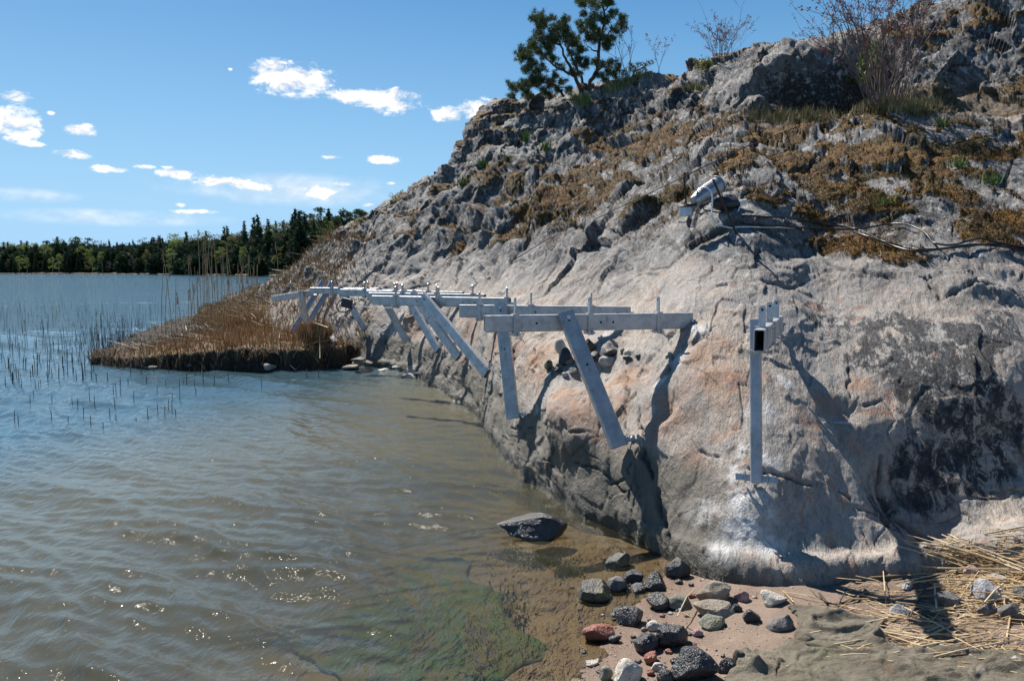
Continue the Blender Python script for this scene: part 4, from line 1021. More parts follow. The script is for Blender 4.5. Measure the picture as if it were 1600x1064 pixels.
def blades(name, bases, heights, widths, lean, mats, seed, label=None, segs=2, matidx=None, curve=.35, kind='stuff'):
    r = np.random.RandomState(seed); n = len(bases); bases = np.asarray(bases, float)
    an = r.rand(n) * 6.283; wdir = np.stack([np.cos(an), np.sin(an), np.zeros(n)], 1)
    la = r.rand(n) * 6.283; ld = np.stack([np.cos(la), np.sin(la), np.zeros(n)], 1) * (lean * r.rand(n))[:, None]
    V = []; heights = np.asarray(heights)[:, None]; widths = np.asarray(widths)[:, None]
    for k in range(segs + 1):
        t = k / segs
        c = bases + heights * (np.array([0, 0, 1.0]) * t * (1 - .15 * t * curve) + ld * t ** 1.6)
        w = widths * (1 - t) ** .7 * .5
        if k < segs: V += [c - wdir * w, c + wdir * w]
        else: V += [c]
    per = 2 * segs + 1; V = np.stack(V, 1).reshape(-1, 3)
    me = bpy.data.meshes.new(name); b = (np.arange(n) * per)
    loops = []; starts = []; pos = 0; polys = []
    for k in range(segs - 1): polys.append(np.stack([b + 2 * k, b + 2 * k + 1, b + 2 * k + 3, b + 2 * k + 2], 1))
    tri = np.stack([b + 2 * segs - 2, b + 2 * segs - 1, b + 2 * segs], 1)
    lq = [p_.ravel() for p_ in polys]; nl = sum(map(len, lq)) + tri.size
    me.vertices.add(len(V)); me.vertices.foreach_set('co', V.astype(np.float32).ravel())
    me.loops.add(nl); me.loops.foreach_set('vertex_index', np.concatenate(lq + [tri.ravel()]).astype(np.int32))
    nq = n * (segs - 1); me.polygons.add(nq + n)
    me.polygons.foreach_set('loop_start', np.concatenate([np.arange(nq) * 4, nq * 4 + np.arange(n) * 3]).astype(np.int32))
    rnd = r.rand(n); me.update(calc_edges=True); fset(me, 'rnd', np.repeat(rnd, per)); me.materials.append(mats)
    o = link(bpy.data.objects.new(name, me)); tag(o, label, None, None, kind); return o
def blade_mat(name, cols, rough=.7, transl=0.0):
    m, T, out = newmat(name); r_ = ATT(T, 'rnd'); c = cols[0]
    for i, cc_ in enumerate(cols[1:]): c = T.mix(T.ramp(r_, (i + .4) / len(cols), (i + 1.3) / len(cols)), c, cc_)
    principled(T, out, Base_Color=c, Roughness=rough, Specular_IOR_Level=.25); return m
M_SEDGE = blade_mat('dry_sedge', [(.15, .065, .025), (.28, .14, .05), (.40, .25, .11), (.50, .38, .21)])
M_GREEN = blade_mat('green_grass', [(.06, .09, .02), (.12, .15, .035), (.26, .23, .10), (.34, .28, .15)])
m, T, out = newmat('moss_tips'); p = POS(T); r_ = ATT(T, 'rnd')
c = T.mix(T.ramp(T.noise(p, 3.2, 5, .65), .40, .58), (.024, .013, .005), (.32, .150, .016)); c = T.mix(T.ramp(T.noise(p, 1.3, 3), .50, .66, 0, .7), c, (.075, .075, .014))
c = T.mix(T.ramp(r_, .2, 1, 0, .5), c, (.16, .10, .035)); principled(T, out, Base_Color=c, Roughness=.8, Specular_IOR_Level=.15); M_MOSSB = m
R = np.random.RandomState(11)
def scatter_bank(n, xlo, xhi, ylo, yhi, edge=.05):
    o = []
    while len(o) < n:
        x = R.uniform(xlo, xhi, 4000); y = R.uniform(ylo, yhi, 4000); q_ = np.stack([x, y], 1)
        s_ = poly_sd(q_, poly)
        for (a, b), s1 in zip(q_, s_):
            if s1 > edge + R.rand() * .15: o.append((a, b))
    o = o[:n]; return [(x, y, land_z(x, y) - .01) for x, y in o]
bs = [b for b in scatter_bank(19000, -11, -2.6, 13.2, 26) if R.rand() < .30 + .70 * sstep(-8.4, -5.8, np.array(b[0] + .15 * (b[1] - 14)))]
hs_ = [R.uniform(.06, .24) * (0.5 + 0.7 * sstep(-8.4, -5.5, np.array(b[0]))) * (1.0 if b[0] < -3.6 else .6) * (1.9 if R.rand() < .06 else 1) for b in bs]
blades('dry_sedge', bs, hs_, R.uniform(.008, .020, len(bs)), .55, M_SEDGE, 5, 'rusty brown dry sedge and reed litter covering the bank')
fr_ = []
for i in range(9000):
    x = R.uniform(-8.8, -2.7); y = R.uniform(13.0, 14.9); s1 = poly_sd(np.array([[x, y]]), poly)[0]
    if -.02 < s1 < .22: fr_.append((x, y, land_z(x, y) - .01))
blades('fringe_sedge', fr_, R.uniform(.06, .26, len(fr_)), R.uniform(.008, .018, len(fr_)), 1.5, M_SEDGE, 6, 'shaggy dry sedge hanging over the peat edge')
# fallen straw over the bank
def straw(mb, a, b, r_, sag=.0):
    a = np.asarray(a, float); b = np.asarray(b, float); mid = (a + b) / 2 + np.array([0, 0, sag]); mb.sweep([a, mid, b], [r_, r_, r_ * .7], 5)
M_STRAW = simple('straw', (.60, .45, .25), .55, 0, 9, (.36, .24, .12)); M_STRAW2 = simple('bleached_straw', (.66, .55, .38), .5, 0, 12, (.50, .38, .22))
M_STUB = simple('reed_stub', (.030, .022, .026), .5, 0, 30, (.10, .075, .05)); M_TWIG = simple('twig_bark', (.05, .033, .026), .8, 0, 30, (.10, .07, .055))
M_REED = simple('reed_stem', (.52, .40, .22), .55, 0, 14, (.38, .28, .16)); M_PLUME = simple('reed_plume', (.42, .33, .22), .9, 0, 40, (.30, .22, .14))
mb = MB()
for _ in range(260):
    x, y, z = bs[R.randint(len(bs))]; a = R.rand() * 3.14; L = R.uniform(.2, .9)
    straw(mb, (x, y, z + .04 + .05 * R.rand()), (x + L * math.cos(a), y + L * math.sin(a), z + .05 + .12 * R.rand()), .005)
o = mb.build('straw_litter', M_STRAW, None); tag(o, 'fallen straw coloured reed stems lying over the bank', None, None, 'stuff')
for (a, b, lab) in (((425, 555, 13.9), (462, 578, 13.2), 'pale bent stalk hanging over the peat edge down to the water'), ((499, 505, 14.2), (500, 560, 13.3), 'straight pale stalk dangling in front of the dark bank boulder'),
                    ((370, 555, 14.0), (470, 502, 14.6), 'long pale stalk slanting across the bank towards the brown box')):
    mb = MB(); pa, pb = P(*a), P(*b); mb.sweep([pa, pa * .5 + pb * .5 + [0, 0, .05], pb], .007, 6); o = mb.build('reed_stalk', M_STRAW2, None, origin=pa); tag(o, lab, 'reed stalk')
# crumpled brown carton-like clump at the bank's right end
gx, gy = np.meshgrid(np.linspace(-1, 1, 20), np.linspace(-1, 1, 16), indexing='ij')
def lump_geo(c, dims, seed, amp=.25):
    v, f = ico(4); v = v * (1 + amp * fbm(v * 1.4 + seed, 3)[:, None] + .08 * fbm(v * 5 + seed, 3)[:, None]); return v * (np.array(dims) / 2), f
v_, f_ = lump_geo(None, (.52, .42, .30), 5); me = mesh_from('straw_tussock', v_, f_, simple('tussock', (.12, .055, .022), .9, 0, 18, (.22, .11, .05), .02, 30), True)
o = link(bpy.data.objects.new('tussock', me)); pz = P(492, 528, 14.0); o.location = tuple(pz); tag(o, 'rusty brown tussock at the right end of the bank above the dark boulder', 'tussock')
tb = []; tr_ = np.random.RandomState(4)
for _ in range(900):
    n_ = tr_.normal(size=3); n_[2] = abs(n_[2]); n_ /= np.linalg.norm(n_); tb.append(pz + n_ * np.array([.29, .24, .18]))
blades('tussock_grass', tb, tr_.uniform(.08, .26, 900), tr_.uniform(.010, .018, 900), .9, M_SEDGE, 9, 'dry brown grass growing out of the tussock')
# warped driftwood boards lying across it
MW = simple('weathered_board', (.40, .30, .19), .7, 0, 9, (.55, .44, .31))
for a, b, lab in ((P(470, 508, 14.0), P(492, 503, 13.9), 'short pale weathered board on the left of the brown tussock'), (P(490, 504, 13.9), P(512, 512, 13.8), 'short pale weathered board sloping right off the brown tussock')):
    d_ = (b - a) / np.linalg.norm(b - a); o = MB().box((a + b) / 2, d_, np.cross(Zup, d_) / np.linalg.norm(np.cross(Zup, d_)), np.cross(d_, np.cross(Zup, d_)) , np.linalg.norm(b - a) / 2, .022, .010, 0).build('board', MW, None, origin=a); tag(o, lab, 'board')
def free_stone(c, dims, mat, seed, label, ang=.5, sub=4, group=None, name='stone', cat='stone'):
    vs, fs = stone_geo(seed, dims, ang, sub); me = mesh_from(name, vs, fs, mat, True); o = link(bpy.data.objects.new(name, me)); o.location = tuple(map(float, c)); tag(o, label, cat, group); return o
free_stone(G(506, 572) + [0, .35, .24], (.74, .7, .62), SM['dark'], 201, 'round dark boulder at the right end of the peat bank', .3, 5, None, 'boulder', 'boulder')
for i, (u, v, w, k, lab) in enumerate([(411, 573, 40, 'pale', 'white flat stone at the water edge under the peat bank'), (238, 574, 16, 'pale', 'small whitish stone at the left end of the peat bank'), (296, 571, 12, 'grey', 'grey stone showing in the middle of the peat edge'),
        (452, 568, 10, 'pale', 'tiny bright stone left of the dark bank boulder'), (548, 573, 30, 'tan', 'flat tan stone at the waterline right of the dark bank boulder'), (566, 566, 34, 'tan', 'flat tan slab resting against the rock right of the bank boulder'),
        (598, 578, 20, 'pale', 'pale wet stone at the foot of the steep rock, right of the vertical shadow'), (618, 574, 16, 'light', 'light wet stone just left of the white pool of dust'), (640, 590, 40, 'pale', 'white rubble heap in the water below the struts'), (652, 583, 24, 'pale', 'second white rubble stone, right of the heap below the struts'),
        (560, 562, 26, 'brown', 'flat brown slab leaning on the rock foot above the tan slab')]):
    d_ = 13.4 if u < 560 else (13.2 if u < 600 else 12.4); s_ = d_ / FPX; c = P(u, v, d_); c[2] = max(c[2], .02)
    free_stone(c, (w * s_, w * s_ * .8, w * s_ * (.32 if w > 14 else .6)), SM[k], 210 + i, lab, .6, 3, 'stones along the far waterline')

# ------------------------------------------------------------------ reeds standing in the water
stubs = [(22,656,16),(29,660,12),(46,630,14),(53,621,12),(82,658,19),(81,627,10),(106,659,9),(122,634,14),(131,653,20),(142,662,14),(140,628,24),(148,634,17),(161,667,8),(172,653,16),(180,637,16),(181,655,9),(113,630,10),
 (209,632,22),(213,658,6),(230,651,16),(245,616,13),(247,646,16),(257,651,20),(262,642,19),(268,644,30),(281,625,34),(304,607,14),(306,618,13),(319,597,30),(335,600,14),(292,600,18),(288,603,10),(275,648,10),(259,602,9),(229,597,10),(200,599,8),
 (188,600,10),(168,593,12),(177,613,15),(182,615,18),(188,614,22),(151,597,15),(143,590,10),(35,607,24),(26,592,24),(56,607,14),(60,607,12),(64,602,9),(409,604,12),(480,590,14),(498,590,13),(461,601,8),(8,600,12),(14,575,16),(40,578,18)]
for _ in range(230):
    u = R.uniform(-10, 400); v = 500 + 100 * R.rand() ** .75
    if u > 150 and v > 566 - max(0, (190 - u)) * .3 and R.rand() < .75: continue
    if u > 200 and 500 + (300 - u) * .35 > v + 0: continue
    h_ = R.uniform(8, 26); stubs.append((u, v, h_))
cx_, cy_ = 290, 500
for _ in range(130):    # the thick clump left of the bank
    u = R.normal(190, 26); v = R.normal(548, 12); stubs.append((u, min(v, 590), R.uniform(10, 26)))
stubs = [(u, v, h_) for u, v, h_ in stubs if not (u > 175 and 520 < v < 582 and G(u, v)[0] > -8.9 and poly_sd(np.array([G(u, v)[:2]]), poly)[0] > .05)]
stubs = stubs[:290]
for i, (u, v, h_) in enumerate(stubs):
    b = G(u, v); H_ = h_ * b[1] / FPX; r_ = random.Random(i); tip = np.array([r_.uniform(-.12, .12) * H_, r_.uniform(-.1, .1) * H_, H_])
    w_ = .0036 if v > 600 else .005
    mb = MB().sweep([b - [0, 0, .25], b + tip * .5, b + tip], [w_ * 1.2, w_ * 1.1, w_ * .9], 5)
    if r_.random() < .3: mb.sweep([b + tip * .6, b + tip * .8 + [r_.uniform(-.04, .04), 0, .01], b + tip * .9 + [r_.uniform(-.1, .1), 0, .0]], [w_ * .5, w_ * .5, w_ * .2], 3)
    o = mb.build('reed_stub', M_STUB, None, origin=b); tag(o, 'dark broken reed stub standing in the open water', 'reed', 'broken reed stubs in the water')
mb = MB()
for i in range(900):
    u = R.uniform(-30, 330); v = 480 + 95 * R.rand() ** 1.3
    if R.rand() < .4: u = R.normal(200, 40); v = R.normal(535, 18)
    b = G(u, max(v, 470)); 
    if poly_sd(np.array([b[:2]]), poly)[0] > .02: continue
    H_ = R.uniform(6, 20) * b[1] / FPX; tip = np.array([R.uniform(-.2, .2) * H_, 0, H_]); mb.sweep([b - [0, 0, .1], b + tip], [.005, .003], 3)
o = mb.build('reed_stubble', M_STUB, None); tag(o, 'dense dark stubble of cut reeds in the water round the bank', None, None, 'stuff')
# tall reeds
def reed(u, v, top, d, seed, lab):
    r_ = random.Random(seed); b = P(u, v, d); b[2] = max(land_z(b[0], b[1]), -.02) if b[2] > -.3 else 0.0
    H_ = (v - top) * d / FPX; lx = r_.uniform(-.10, .10) * H_
    root = empty('tall_reed', b); tag(root, lab, 'reed', 'tall dry reeds on the bank')
    pts_ = [b + [lx * t ** 2, r_.uniform(-.01, .01), H_ * t] for t in (0, .3, .55, .78, 1)]
    MB().sweep(pts_, [.009, .0085, .008, .0065, .004], 5).build('stem', M_REED, root)
    if r_.random() < .72:
        pm_ = MB(); tp = pts_[-1]
        for k in range(26):
            a = r_.random() * 6.28; q_ = tp - [0, 0, r_.uniform(0, .26)]; L = r_.uniform(.04, .11)
            e = q_ + [math.cos(a) * L * .5 + .02, math.sin(a) * L * .3, L * .9]; pm_.add([q_ - [.006, 0, 0], q_ + [.006, 0, 0], e], [(0, 1, 2)])
            pm_.add([q_ - [0, .006, 0], q_ + [0, .006, 0], e], [(0, 1, 2)])
        pm_.build('plume', M_PLUME, root)
    if r_.random() < .35:
        lf = MB(); q_ = pts_[2]; e = q_ + [r_.uniform(-.3, .3), r_.uniform(-.1, .1), .15]; lf.add([q_ - [0, 0, .01], q_ + [0, 0, .01], e], [(0, 1, 2)]); lf.build('leaf', M_REED, root)
tall = [(252,508,390),(268,505,372),(258,500,395),(305,500,384),(312,505,405),(318,500,358),(323,498,352),(329,500,360),(335,497,378),(342,495,392),(348,498,398),(352,495,370),(358,495,368),(362,490,400),(366,492,372),(372,490,395),
        (376,488,398),(380,490,403),(383,486,392),(388,486,396),(392,484,402),(396,482,394),(400,480,398),(299,503,430),(294,508,440),(338,500,420),(345,500,410),(355,497,415),(364,495,424),(371,493,418),(380,494,428),(386,492,414),(393,490,420),(398,486,410),
        (403,482,416),(333,502,366),(327,505,380),(320,506,392),(309,508,415),(436,470,412),(315,497,340),(341,492,360),(275,512,420),(284,512,445),(300,510,395)]
for i, (u, v, tp) in enumerate(tall): reed(u, v, tp, 17.5 + (508 - v) * .12 + (i % 5) * .3, i, 'tall thin dry reed rising from the bank into the sky')

# ------------------------------------------------------------------ drift straw on the right
for i in range(135):
    u = R.uniform(1450, 1670); v = R.normal(900, 30) + (1500 - u) * .12
    if i > 100: u = R.uniform(1330, 1640); v = R.uniform(930, 1035)
    g = ground(u, v)
    if g is None: continue
    a = R.normal(.12, .30) if i % 3 else R.uniform(-1.2, 1.2); L = R.uniform(.14, .62); c = g[0]
    e0 = c - np.array([math.cos(a), -math.sin(a), 0]) * L / 2; e1 = c + np.array([math.cos(a), -math.sin(a), 0]) * L / 2
    lift = .012 + .075 * R.rand() * (1 if 860 < v < 960 and u > 1440 else .25)
    e0[2] = top_z(e0[0], e0[1]) + lift * R.uniform(.3, 1); e1[2] = top_z(e1[0], e1[1]) + lift * R.uniform(.3, 1)
    if abs(e0[2] - e1[2]) > .07 or max(e0[2], e1[2]) > .36: continue
    mb = MB(); r_ = R.uniform(.0022, .0046)
    mid = (e0 + e1) / 2; mid[2] = max(mid[2], top_z(mid[0], mid[1]) + .006)
    mb.sweep([e0, mid + [0, 0, R.uniform(-.004, .012)], e1], [r_, r_, r_ * .8], 6)
    o = mb.build('reed_straw', M_STRAW if i % 2 else M_STRAW2, None, origin=e0); tag(o, 'dry straw coloured reed stalk in the drift heap beside the rock', 'straw', 'dry reed stalks washed up beside the rock')
LONG = [([(1300,945),(1380,968),(1500,985),(1590,988)],'long thin stalk curving from the crumpled fabric to the right edge'), ([(1352,985),(1440,1005),(1480,1018),(1545,1038)],'thick pale stalk lying over the foot of the dark shadow'),
        ([(1370,990),(1450,1020),(1475,1028)],'short thick stalk just under the thick pale one'), ([(1190,1062),(1255,1038),(1330,1030),(1420,1025)],'long bent stalk lying across the front of the fabric'),
        ([(1355,905),(1440,902),(1520,905),(1598,920)],'long straight stalk pointing from the bare sand into the heap'), ([(1224,928),(1262,937),(1290,942)],'orange stalk tip on the sand right of the cream stone'),
        ([(1223,926),(1240,944)],'short stalk crossing the orange one beside the cream stone'), ([(1380,895),(1384,945)],'upright looking white stalk on the bare sand'), ([(1534,890),(1562,966)],'pale stalk leaning steeply over the light grey stone'),
        ([(1484,838),(1520,860),(1560,880)],'stalk end sticking up against the rock above the heap'), ([(1562,930),(1578,970),(1573,1000)],'bent stalk at the right with a kink pointing down'), ([(1058,982),(1072,955),(1085,938)],'straw stalk leaning on the black stone of the beach'),
        ([(1062,975),(1082,984)],'tiny straw bit beside the purple-pink stone'), ([(1040,1010),(1052,994)],'flat yellow straw bit lying on the tall black stone'), ([(1425,1022),(1452,1064)],'dark thin twig-like stalk running off the bottom edge'),
        ([(1400,945),(1470,985),(1500,1000)],'thin stalk crossing the shadow towards the whitish stone')]
for i, (line, lab) in enumerate(LONG):
    ps_ = []
    for k, (u, v) in enumerate(line):
        g = ground(u, v); q_ = g[0].copy(); q_[2] += .022 if k not in (0, len(line) - 1) else .012
        if 1035 < u < 1090 and v > 930: q_[2] += .05
        ps_.append(q_)
    mb = MB().sweep(ps_, .0042 if 'thick' in lab or 'bent' in lab else .003, 6)
    o = mb.build('reed_stalk', (M_STRAW, M_STRAW2)[i % 2], None, origin=ps_[0]); tag(o, lab, 'reed stalk')
mb = MB()
for i in range(1500):
    u = R.uniform(1470, 1700); v = R.normal(905, 30)
    if i % 4 == 0: u = R.uniform(1300, 1650); v = R.uniform(900, 1040)
    g = ground(u, v)
    if g is None or g[0][2] > .42: continue
    a = R.normal(.1, .5); L = R.uniform(.03, .18); c = g[0] + [0, 0, .005 + .02 * R.rand()]
    mb.sweep([c, c + [math.cos(a) * L, -math.sin(a) * L, .01 * R.normal()]], [.0022, .0016], 3)
o = mb.build('chaff', M_STRAW, None); tag(o, 'fine broken straw scattered between the stalks and stones', None, None, 'stuff')
for line, lab in (([(1280,930),(1292,945),(1310,948),(1340,938),(1352,925),(1360,930)], 'dark crooked twig on the sand right of the cream stone'), ([(1455,900),(1445,925),(1430,950),(1420,970)], 'brown forked stick lying beside the whitish stone'), ([(1600,852),(1582,846)], 'dark stick end at the right edge above the straw')):
    ps_ = [ground(u, v)[0] + [0, 0, .012] for u, v in line]; mb = MB().sweep(ps_, [.007] * (len(ps_) - 1) + [.003], 6)
    if len(ps_) > 3: mb.sweep([ps_[2], ps_[2] + [.05, .05, .04], ps_[2] + [.1, .06, .05]], [.004, .003, .001], 5); mb.sweep([ps_[1], ps_[1] + [-.04, .03, .02], ps_[1] + [-.07, .05, .05]], [.003, .002, .001], 5)
    o = mb.build('twig', M_TWIG, None, origin=ps_[0]); tag(o, lab, 'twig')
# loose grit on the sand
mb = MB(); vs0, fs0 = ico(1)
for i in range(1400):
    u = R.uniform(900, 1640); v = R.uniform(900, 1100)
    if i % 3 == 0: u = R.uniform(700, 1050)
    if i % 5 == 1: u = R.uniform(1330, 1640)
    h_ = BVS.ray_cast(EYE, RAY(u, v)); 
    if h_[0] is None: continue
    s_ = R.uniform(.002, .007) * (1 if R.rand() < .93 else 2.2); c = np.array(h_[0]); mb.add(vs0 * s_ * np.array([1, 1, .7]) * (1 + .2 * R.normal(size=(len(vs0), 1))) + c, fs0)
m, T, out = newmat('grit'); p = POS(T); principled(T, out, Base_Color=T.mix(T.ramp(T.noise(p, 37, 2), .42, .58), (.06, .045, .04), (.40, .33, .28)), Roughness=.7)
o = mb.build('grit', m, None, smooth=True); tag(o, 'small grit and shell bits on the wet sand', None, None, 'stuff')

pr = random.Random(99)
for i in range(46):
    u = pr.gauss(1030, 62); v = pr.gauss(975, 42) if i % 4 else pr.uniform(900, 950)
    if v > 1064 or u < 880 or u > 1240: continue
    k = pr.choice(['dark', 'black', 'grey', 'red', 'tan', 'light', 'dark', 'brown']); w = pr.uniform(7, 15)
    place_stone(u, v, w, w * .6, SM[k], 'small pebble between the bigger beach stones', 400 + i, .5, group='small pebbles between the beach stones', sub=2, sink=.3, name='pebble', cat='pebble')

# ------------------------------------------------------------------ geotextile
m, T, out = newmat('geotextile'); p = OBJ(T)
c = T.mix(T.ramp(T.noise(p, 5, 5, .6), .3, .7), (.16, .14, .105), (.28, .25, .195))
c = T.mix(T.ramp(T.noise(p, 2.5, 4), .55, .7, 0, .5), c, (.13, .13, .07)); c = T.mix(T.ramp(T.noise(p, 7, 6, .75), .52, .62, 0, .6), c, (.15, .105, .075))
principled(T, out, Base_Color=c, Roughness=.95, Specular_IOR_Level=.1, Normal=T.bump(T.math('ADD', T.noise(p, 260, 3, .7), T.math('MULTIPLY', T.noise(p, 28, 5, .7), 2.5)), 1, .010)); MAT_GEO = m
def sheet(name, corners, n, seed, fold, label, extra=(), lift=.012):
    """cloth draped over the sand; corners given as photo positions, clockwise from upper left"""
    c = [ground(u, v)[0] for u, v in corners]; nu_, nv_ = n
    a, b = np.meshgrid(np.linspace(0, 1, nu_), np.linspace(0, 1, nv_), indexing='ij')
    W4 = [(1 - a) * (1 - b), a * (1 - b), a * b, (1 - a) * b]; g = sum(w[..., None] * q_ for w, q_ in zip(W4, c)).reshape(-1, 3)
    eg = np.minimum(np.minimum(a, 1 - a), np.minimum(b, 1 - b)).ravel()
    g[:, :2] += (1 - sstep(0, .25, eg))[:, None] * .10 * np.stack([fbm(g * 5 + seed, 3), fbm(g * 5 + seed + 9, 3)], 1)
    zb = np.array([top_z(x, y) for x, y in g[:, :2]])
    q_ = g.copy(); q_[:, 2] = 0; w_ = np.stack([fbm(q_ * 3 + seed, 2), fbm(q_ * 3 + seed + 5, 2), 0 * eg], 1)
    f_ = (1 - np.abs(fbm(q_ * np.array([3.0, 5.5, 1]) + w_ * .8 + seed, 3)) * 3.2); f_ = np.clip(f_, 0, 1) ** 3
    f2_ = np.clip(1 - np.abs(fbm(q_ * np.array([8, 12, 1]) + w_ * 1.5 + seed + 20, 3)) * 3, 0, 1)
    z = zb + lift + fold * f_ * sstep(0, .12, eg) + fold * .16 * f2_ ** 3 + fold * .06 * np.clip(1 - np.abs(fbm(q_ * np.array([20, 26, 1]) + seed, 3)) * 3, 0, 1) + fold * .2 * fbm(q_ * 2 + seed, 2)
    z = np.maximum(z, zb + lift * .5) - (1 - sstep(0, .03, eg)) * lift * 1.2
    for (u, v, r, h) in extra:
        cc_ = ground(u, v)[0]; dd = np.linalg.norm((g[:, :2] - cc_[:2]), axis=1) / r; z += h * np.exp(-dd ** 1.5 * 2) * (1 + .7 * fbm(q_ * 9 + seed, 3) - .5 * np.abs(fbm(q_ * 14 + seed, 2)))
    g[:, 2] = z; me = grid_mesh(name, g, nu_, nv_); me.materials.append(MAT_GEO); o = link(bpy.data.objects.new(name, me))
    md = o.modifiers.new('t', 'SOLIDIFY'); md.thickness = .006; md.offset = -1; tag(o, label, 'fabric', 'sheets of geotextile on the beach'); return o
sheet('geotextile_sheet', [(1225, 998), (1610, 1020), (1640, 1110), (1160, 1110)], (190, 110), 3, .020, 'flat rumpled grey-green fabric sheet lying along the bottom edge of the beach')
sheet('geotextile_sheet', [(1238, 950), (1385, 975), (1400, 1022), (1250, 1002)], (130, 100), 8, .030, 'crumpled lump of grey fabric between the ribbed stone and the straw', extra=[(1300, 978, .09, .028), (1340, 985, .07, .024), (1370, 1000, .05, .02)])
sheet('geotextile_sheet', [(1155, 1015), (1215, 1015), (1240, 1085), (1135, 1085)], (80, 60), 12, .02, 'peaked greenish fold of fabric standing beside the smooth black stone', extra=[(1182, 1052, .045, .06)])

# ------------------------------------------------------------------ gear on the rock
MAT_SILV = simple('cast_aluminium', (.40, .42, .44), .36, .75, 14, (.30, .31, .33)); MAT_BLK = simple('black_plastic', (.018, .018, .020), .45, 0, 20, (.03, .03, .032)); MAT_WH = simple('white_cable', (.72, .72, .72), .45)
MAT_RUST = simple('rusty_rebar', (.035, .024, .018), .8, .2, 40, (.07, .04, .025)); MAT_CAB = simple('black_cable', (.012, .012, .013), .4)
MAT_GLASS, T, out = newmat('lamp_glass'); principled(T, out, Base_Color=(.05, .055, .06), Roughness=.08)
def rp(u, v, off=.0):
    g = ground(u, v); return g[0] + g[1] * off
base_c = rp(1118, 345); D0 = base_c[1]
def q(u, v, dd=0.0): return P(u, v, D0 + dd)
s0 = D0 / FPX
lamp = empty('work_floodlight', q(1110, 332)); tag(lamp, 'silver cylindrical work light lying tilted on its black housing at the brow of the rock', 'work light')
a, b = q(1087, 313, -.02), q(1122, 289, .10)
ax = (b - a) / np.linalg.norm(b - a)
mb = MB(); mb.cyl(a, a + ax * .10, 9 * s0, 18, 13 * s0); mb.cyl(a + ax * .10, b, 13 * s0, 18, 13 * s0); mb.cyl(b, b + ax * .012, 15 * s0, 18); mb.cyl(a - ax * .03, a, 8 * s0, 18, 9 * s0)
mb.build('lamp_barrel', MAT_SILV, lamp, smooth=False)
mb = MB()
for k in range(5): c_ = a + ax * (.02 + .02 * k); mb.cyl(c_, c_ + ax * .004, (10.5 + k * .8) * s0, 18)
mb.build('cooling_fins', MAT_SILV, lamp)
MB().cyl(b + ax * .012, b + ax * .016, 12.5 * s0, 18).build('glass', MAT_GLASS, lamp)
vs, fs = stone_geo(77, (46 * s0, 26 * s0, 24 * s0), .2, 4); mb = MB(); mb.add(vs + q(1134, 319, .06), fs); mb.build('black_housing', MAT_BLK, lamp, smooth=True)
MB().sweep([q(1096, 318, -.06), q(1100, 328, -.08), q(1120, 332, -.05), q(1150, 330, 0), q(1158, 318, .04)], .007, 8).build('mounting_bracket', MAT_BLK, lamp, smooth=True)
MB().cyl(q(1156, 316, .03), q(1166, 314, .03), 3.4 * s0, 10).build('cable_gland', MAT_WH, lamp)
tin = empty('junction_tin', q(1068, 333)); tag(tin, 'small silver round tin under a black disc left of the silver work light', 'tin')
MB().cyl(q(1072, 337, -.02), q(1072, 325, -.02), 11 * s0, 20).build('tin_body', MAT_SILV, tin)
MB().cyl(q(1074, 323, -.02), q(1074, 320, -.02), 15 * s0, 20, 13 * s0).build('lid', MAT_BLK, tin)
def rod(u0, v0, u1, v1, dd0, dd1, r, lab):
    a, b = q(u0, v0, dd0), q(u1, v1, dd1); o = MB().cyl(a, b, r, 8).build('iron_rod', MAT_RUST, None, origin=a); tag(o, lab, 'iron rod')
g_ = rp(1154, 364); a = g_ - [0, 0, .05]; b = P(1114, 280, g_[1] - .10); o = MB().cyl(a, b, .0105, 8).build('iron_rod', MAT_RUST, None, origin=a); tag(o, 'long dark iron rod leaning in front of the silver work light', 'iron rod')
g_ = rp(1074, 330); b = P(1068, 273, g_[1] + .02); o = MB().cyl(g_ - [0, 0, .05], b, .010, 8).build('iron_rod', MAT_RUST, None, origin=g_); tag(o, 'short dark iron rod standing upright at the tin, holding the wire', 'iron rod')
def cable(line, r, mat, lab, off=.012, sub=5, cat='cable', wig=0.0, seed=0):
    """follows the rock face"""
    rr_ = random.Random(seed); ln = []
    for (u0, v0), (u1, v1) in zip(line[:-1], line[1:]):
        for k in range(sub): t = k / sub; ln.append((u0 + (u1 - u0) * t, v0 + (v1 - v0) * t))
    ln.append(line[-1]); raw = []
    for u, v in ln:
        g = ground(u, v)
        if g is None: continue
        raw.append(g[0] + g[1] * off)
    raw = np.array(raw)
    # no sudden jumps in depth where the stone folds away
    for _ in range(3):
        sm = raw.copy(); sm[1:-1] = .25 * raw[:-2] + .5 * raw[1:-1] + .25 * raw[2:]; raw = sm
    o = MB().sweep(list(raw), r, 6).build('cable' if cat == 'cable' else 'wire', mat, None, smooth=True, origin=raw[0]); tag(o, lab, cat); return o
cable([(1160,340),(1190,342),(1230,345),(1280,351),(1330,360),(1370,375),(1400,388),(1440,396),(1500,392),(1560,385),(1640,400)], .009, MAT_CAB, 'upper black cable running from the work light to the right edge', .035)
cable([(1150,352),(1200,357),(1260,362),(1340,367),(1380,358),(1410,354),(1440,368),(1455,388),(1480,392),(1530,378),(1560,388),(1640,400)], .009, MAT_CAB, 'black cable with a loop lifting over the rock before the right edge', .05)
cable([(1330,365),(1370,380),(1420,397),(1460,396),(1520,385),(1580,392),(1650,402)], .009, MAT_CAB, 'lowest black cable lying near the loop towards the right edge', .03)
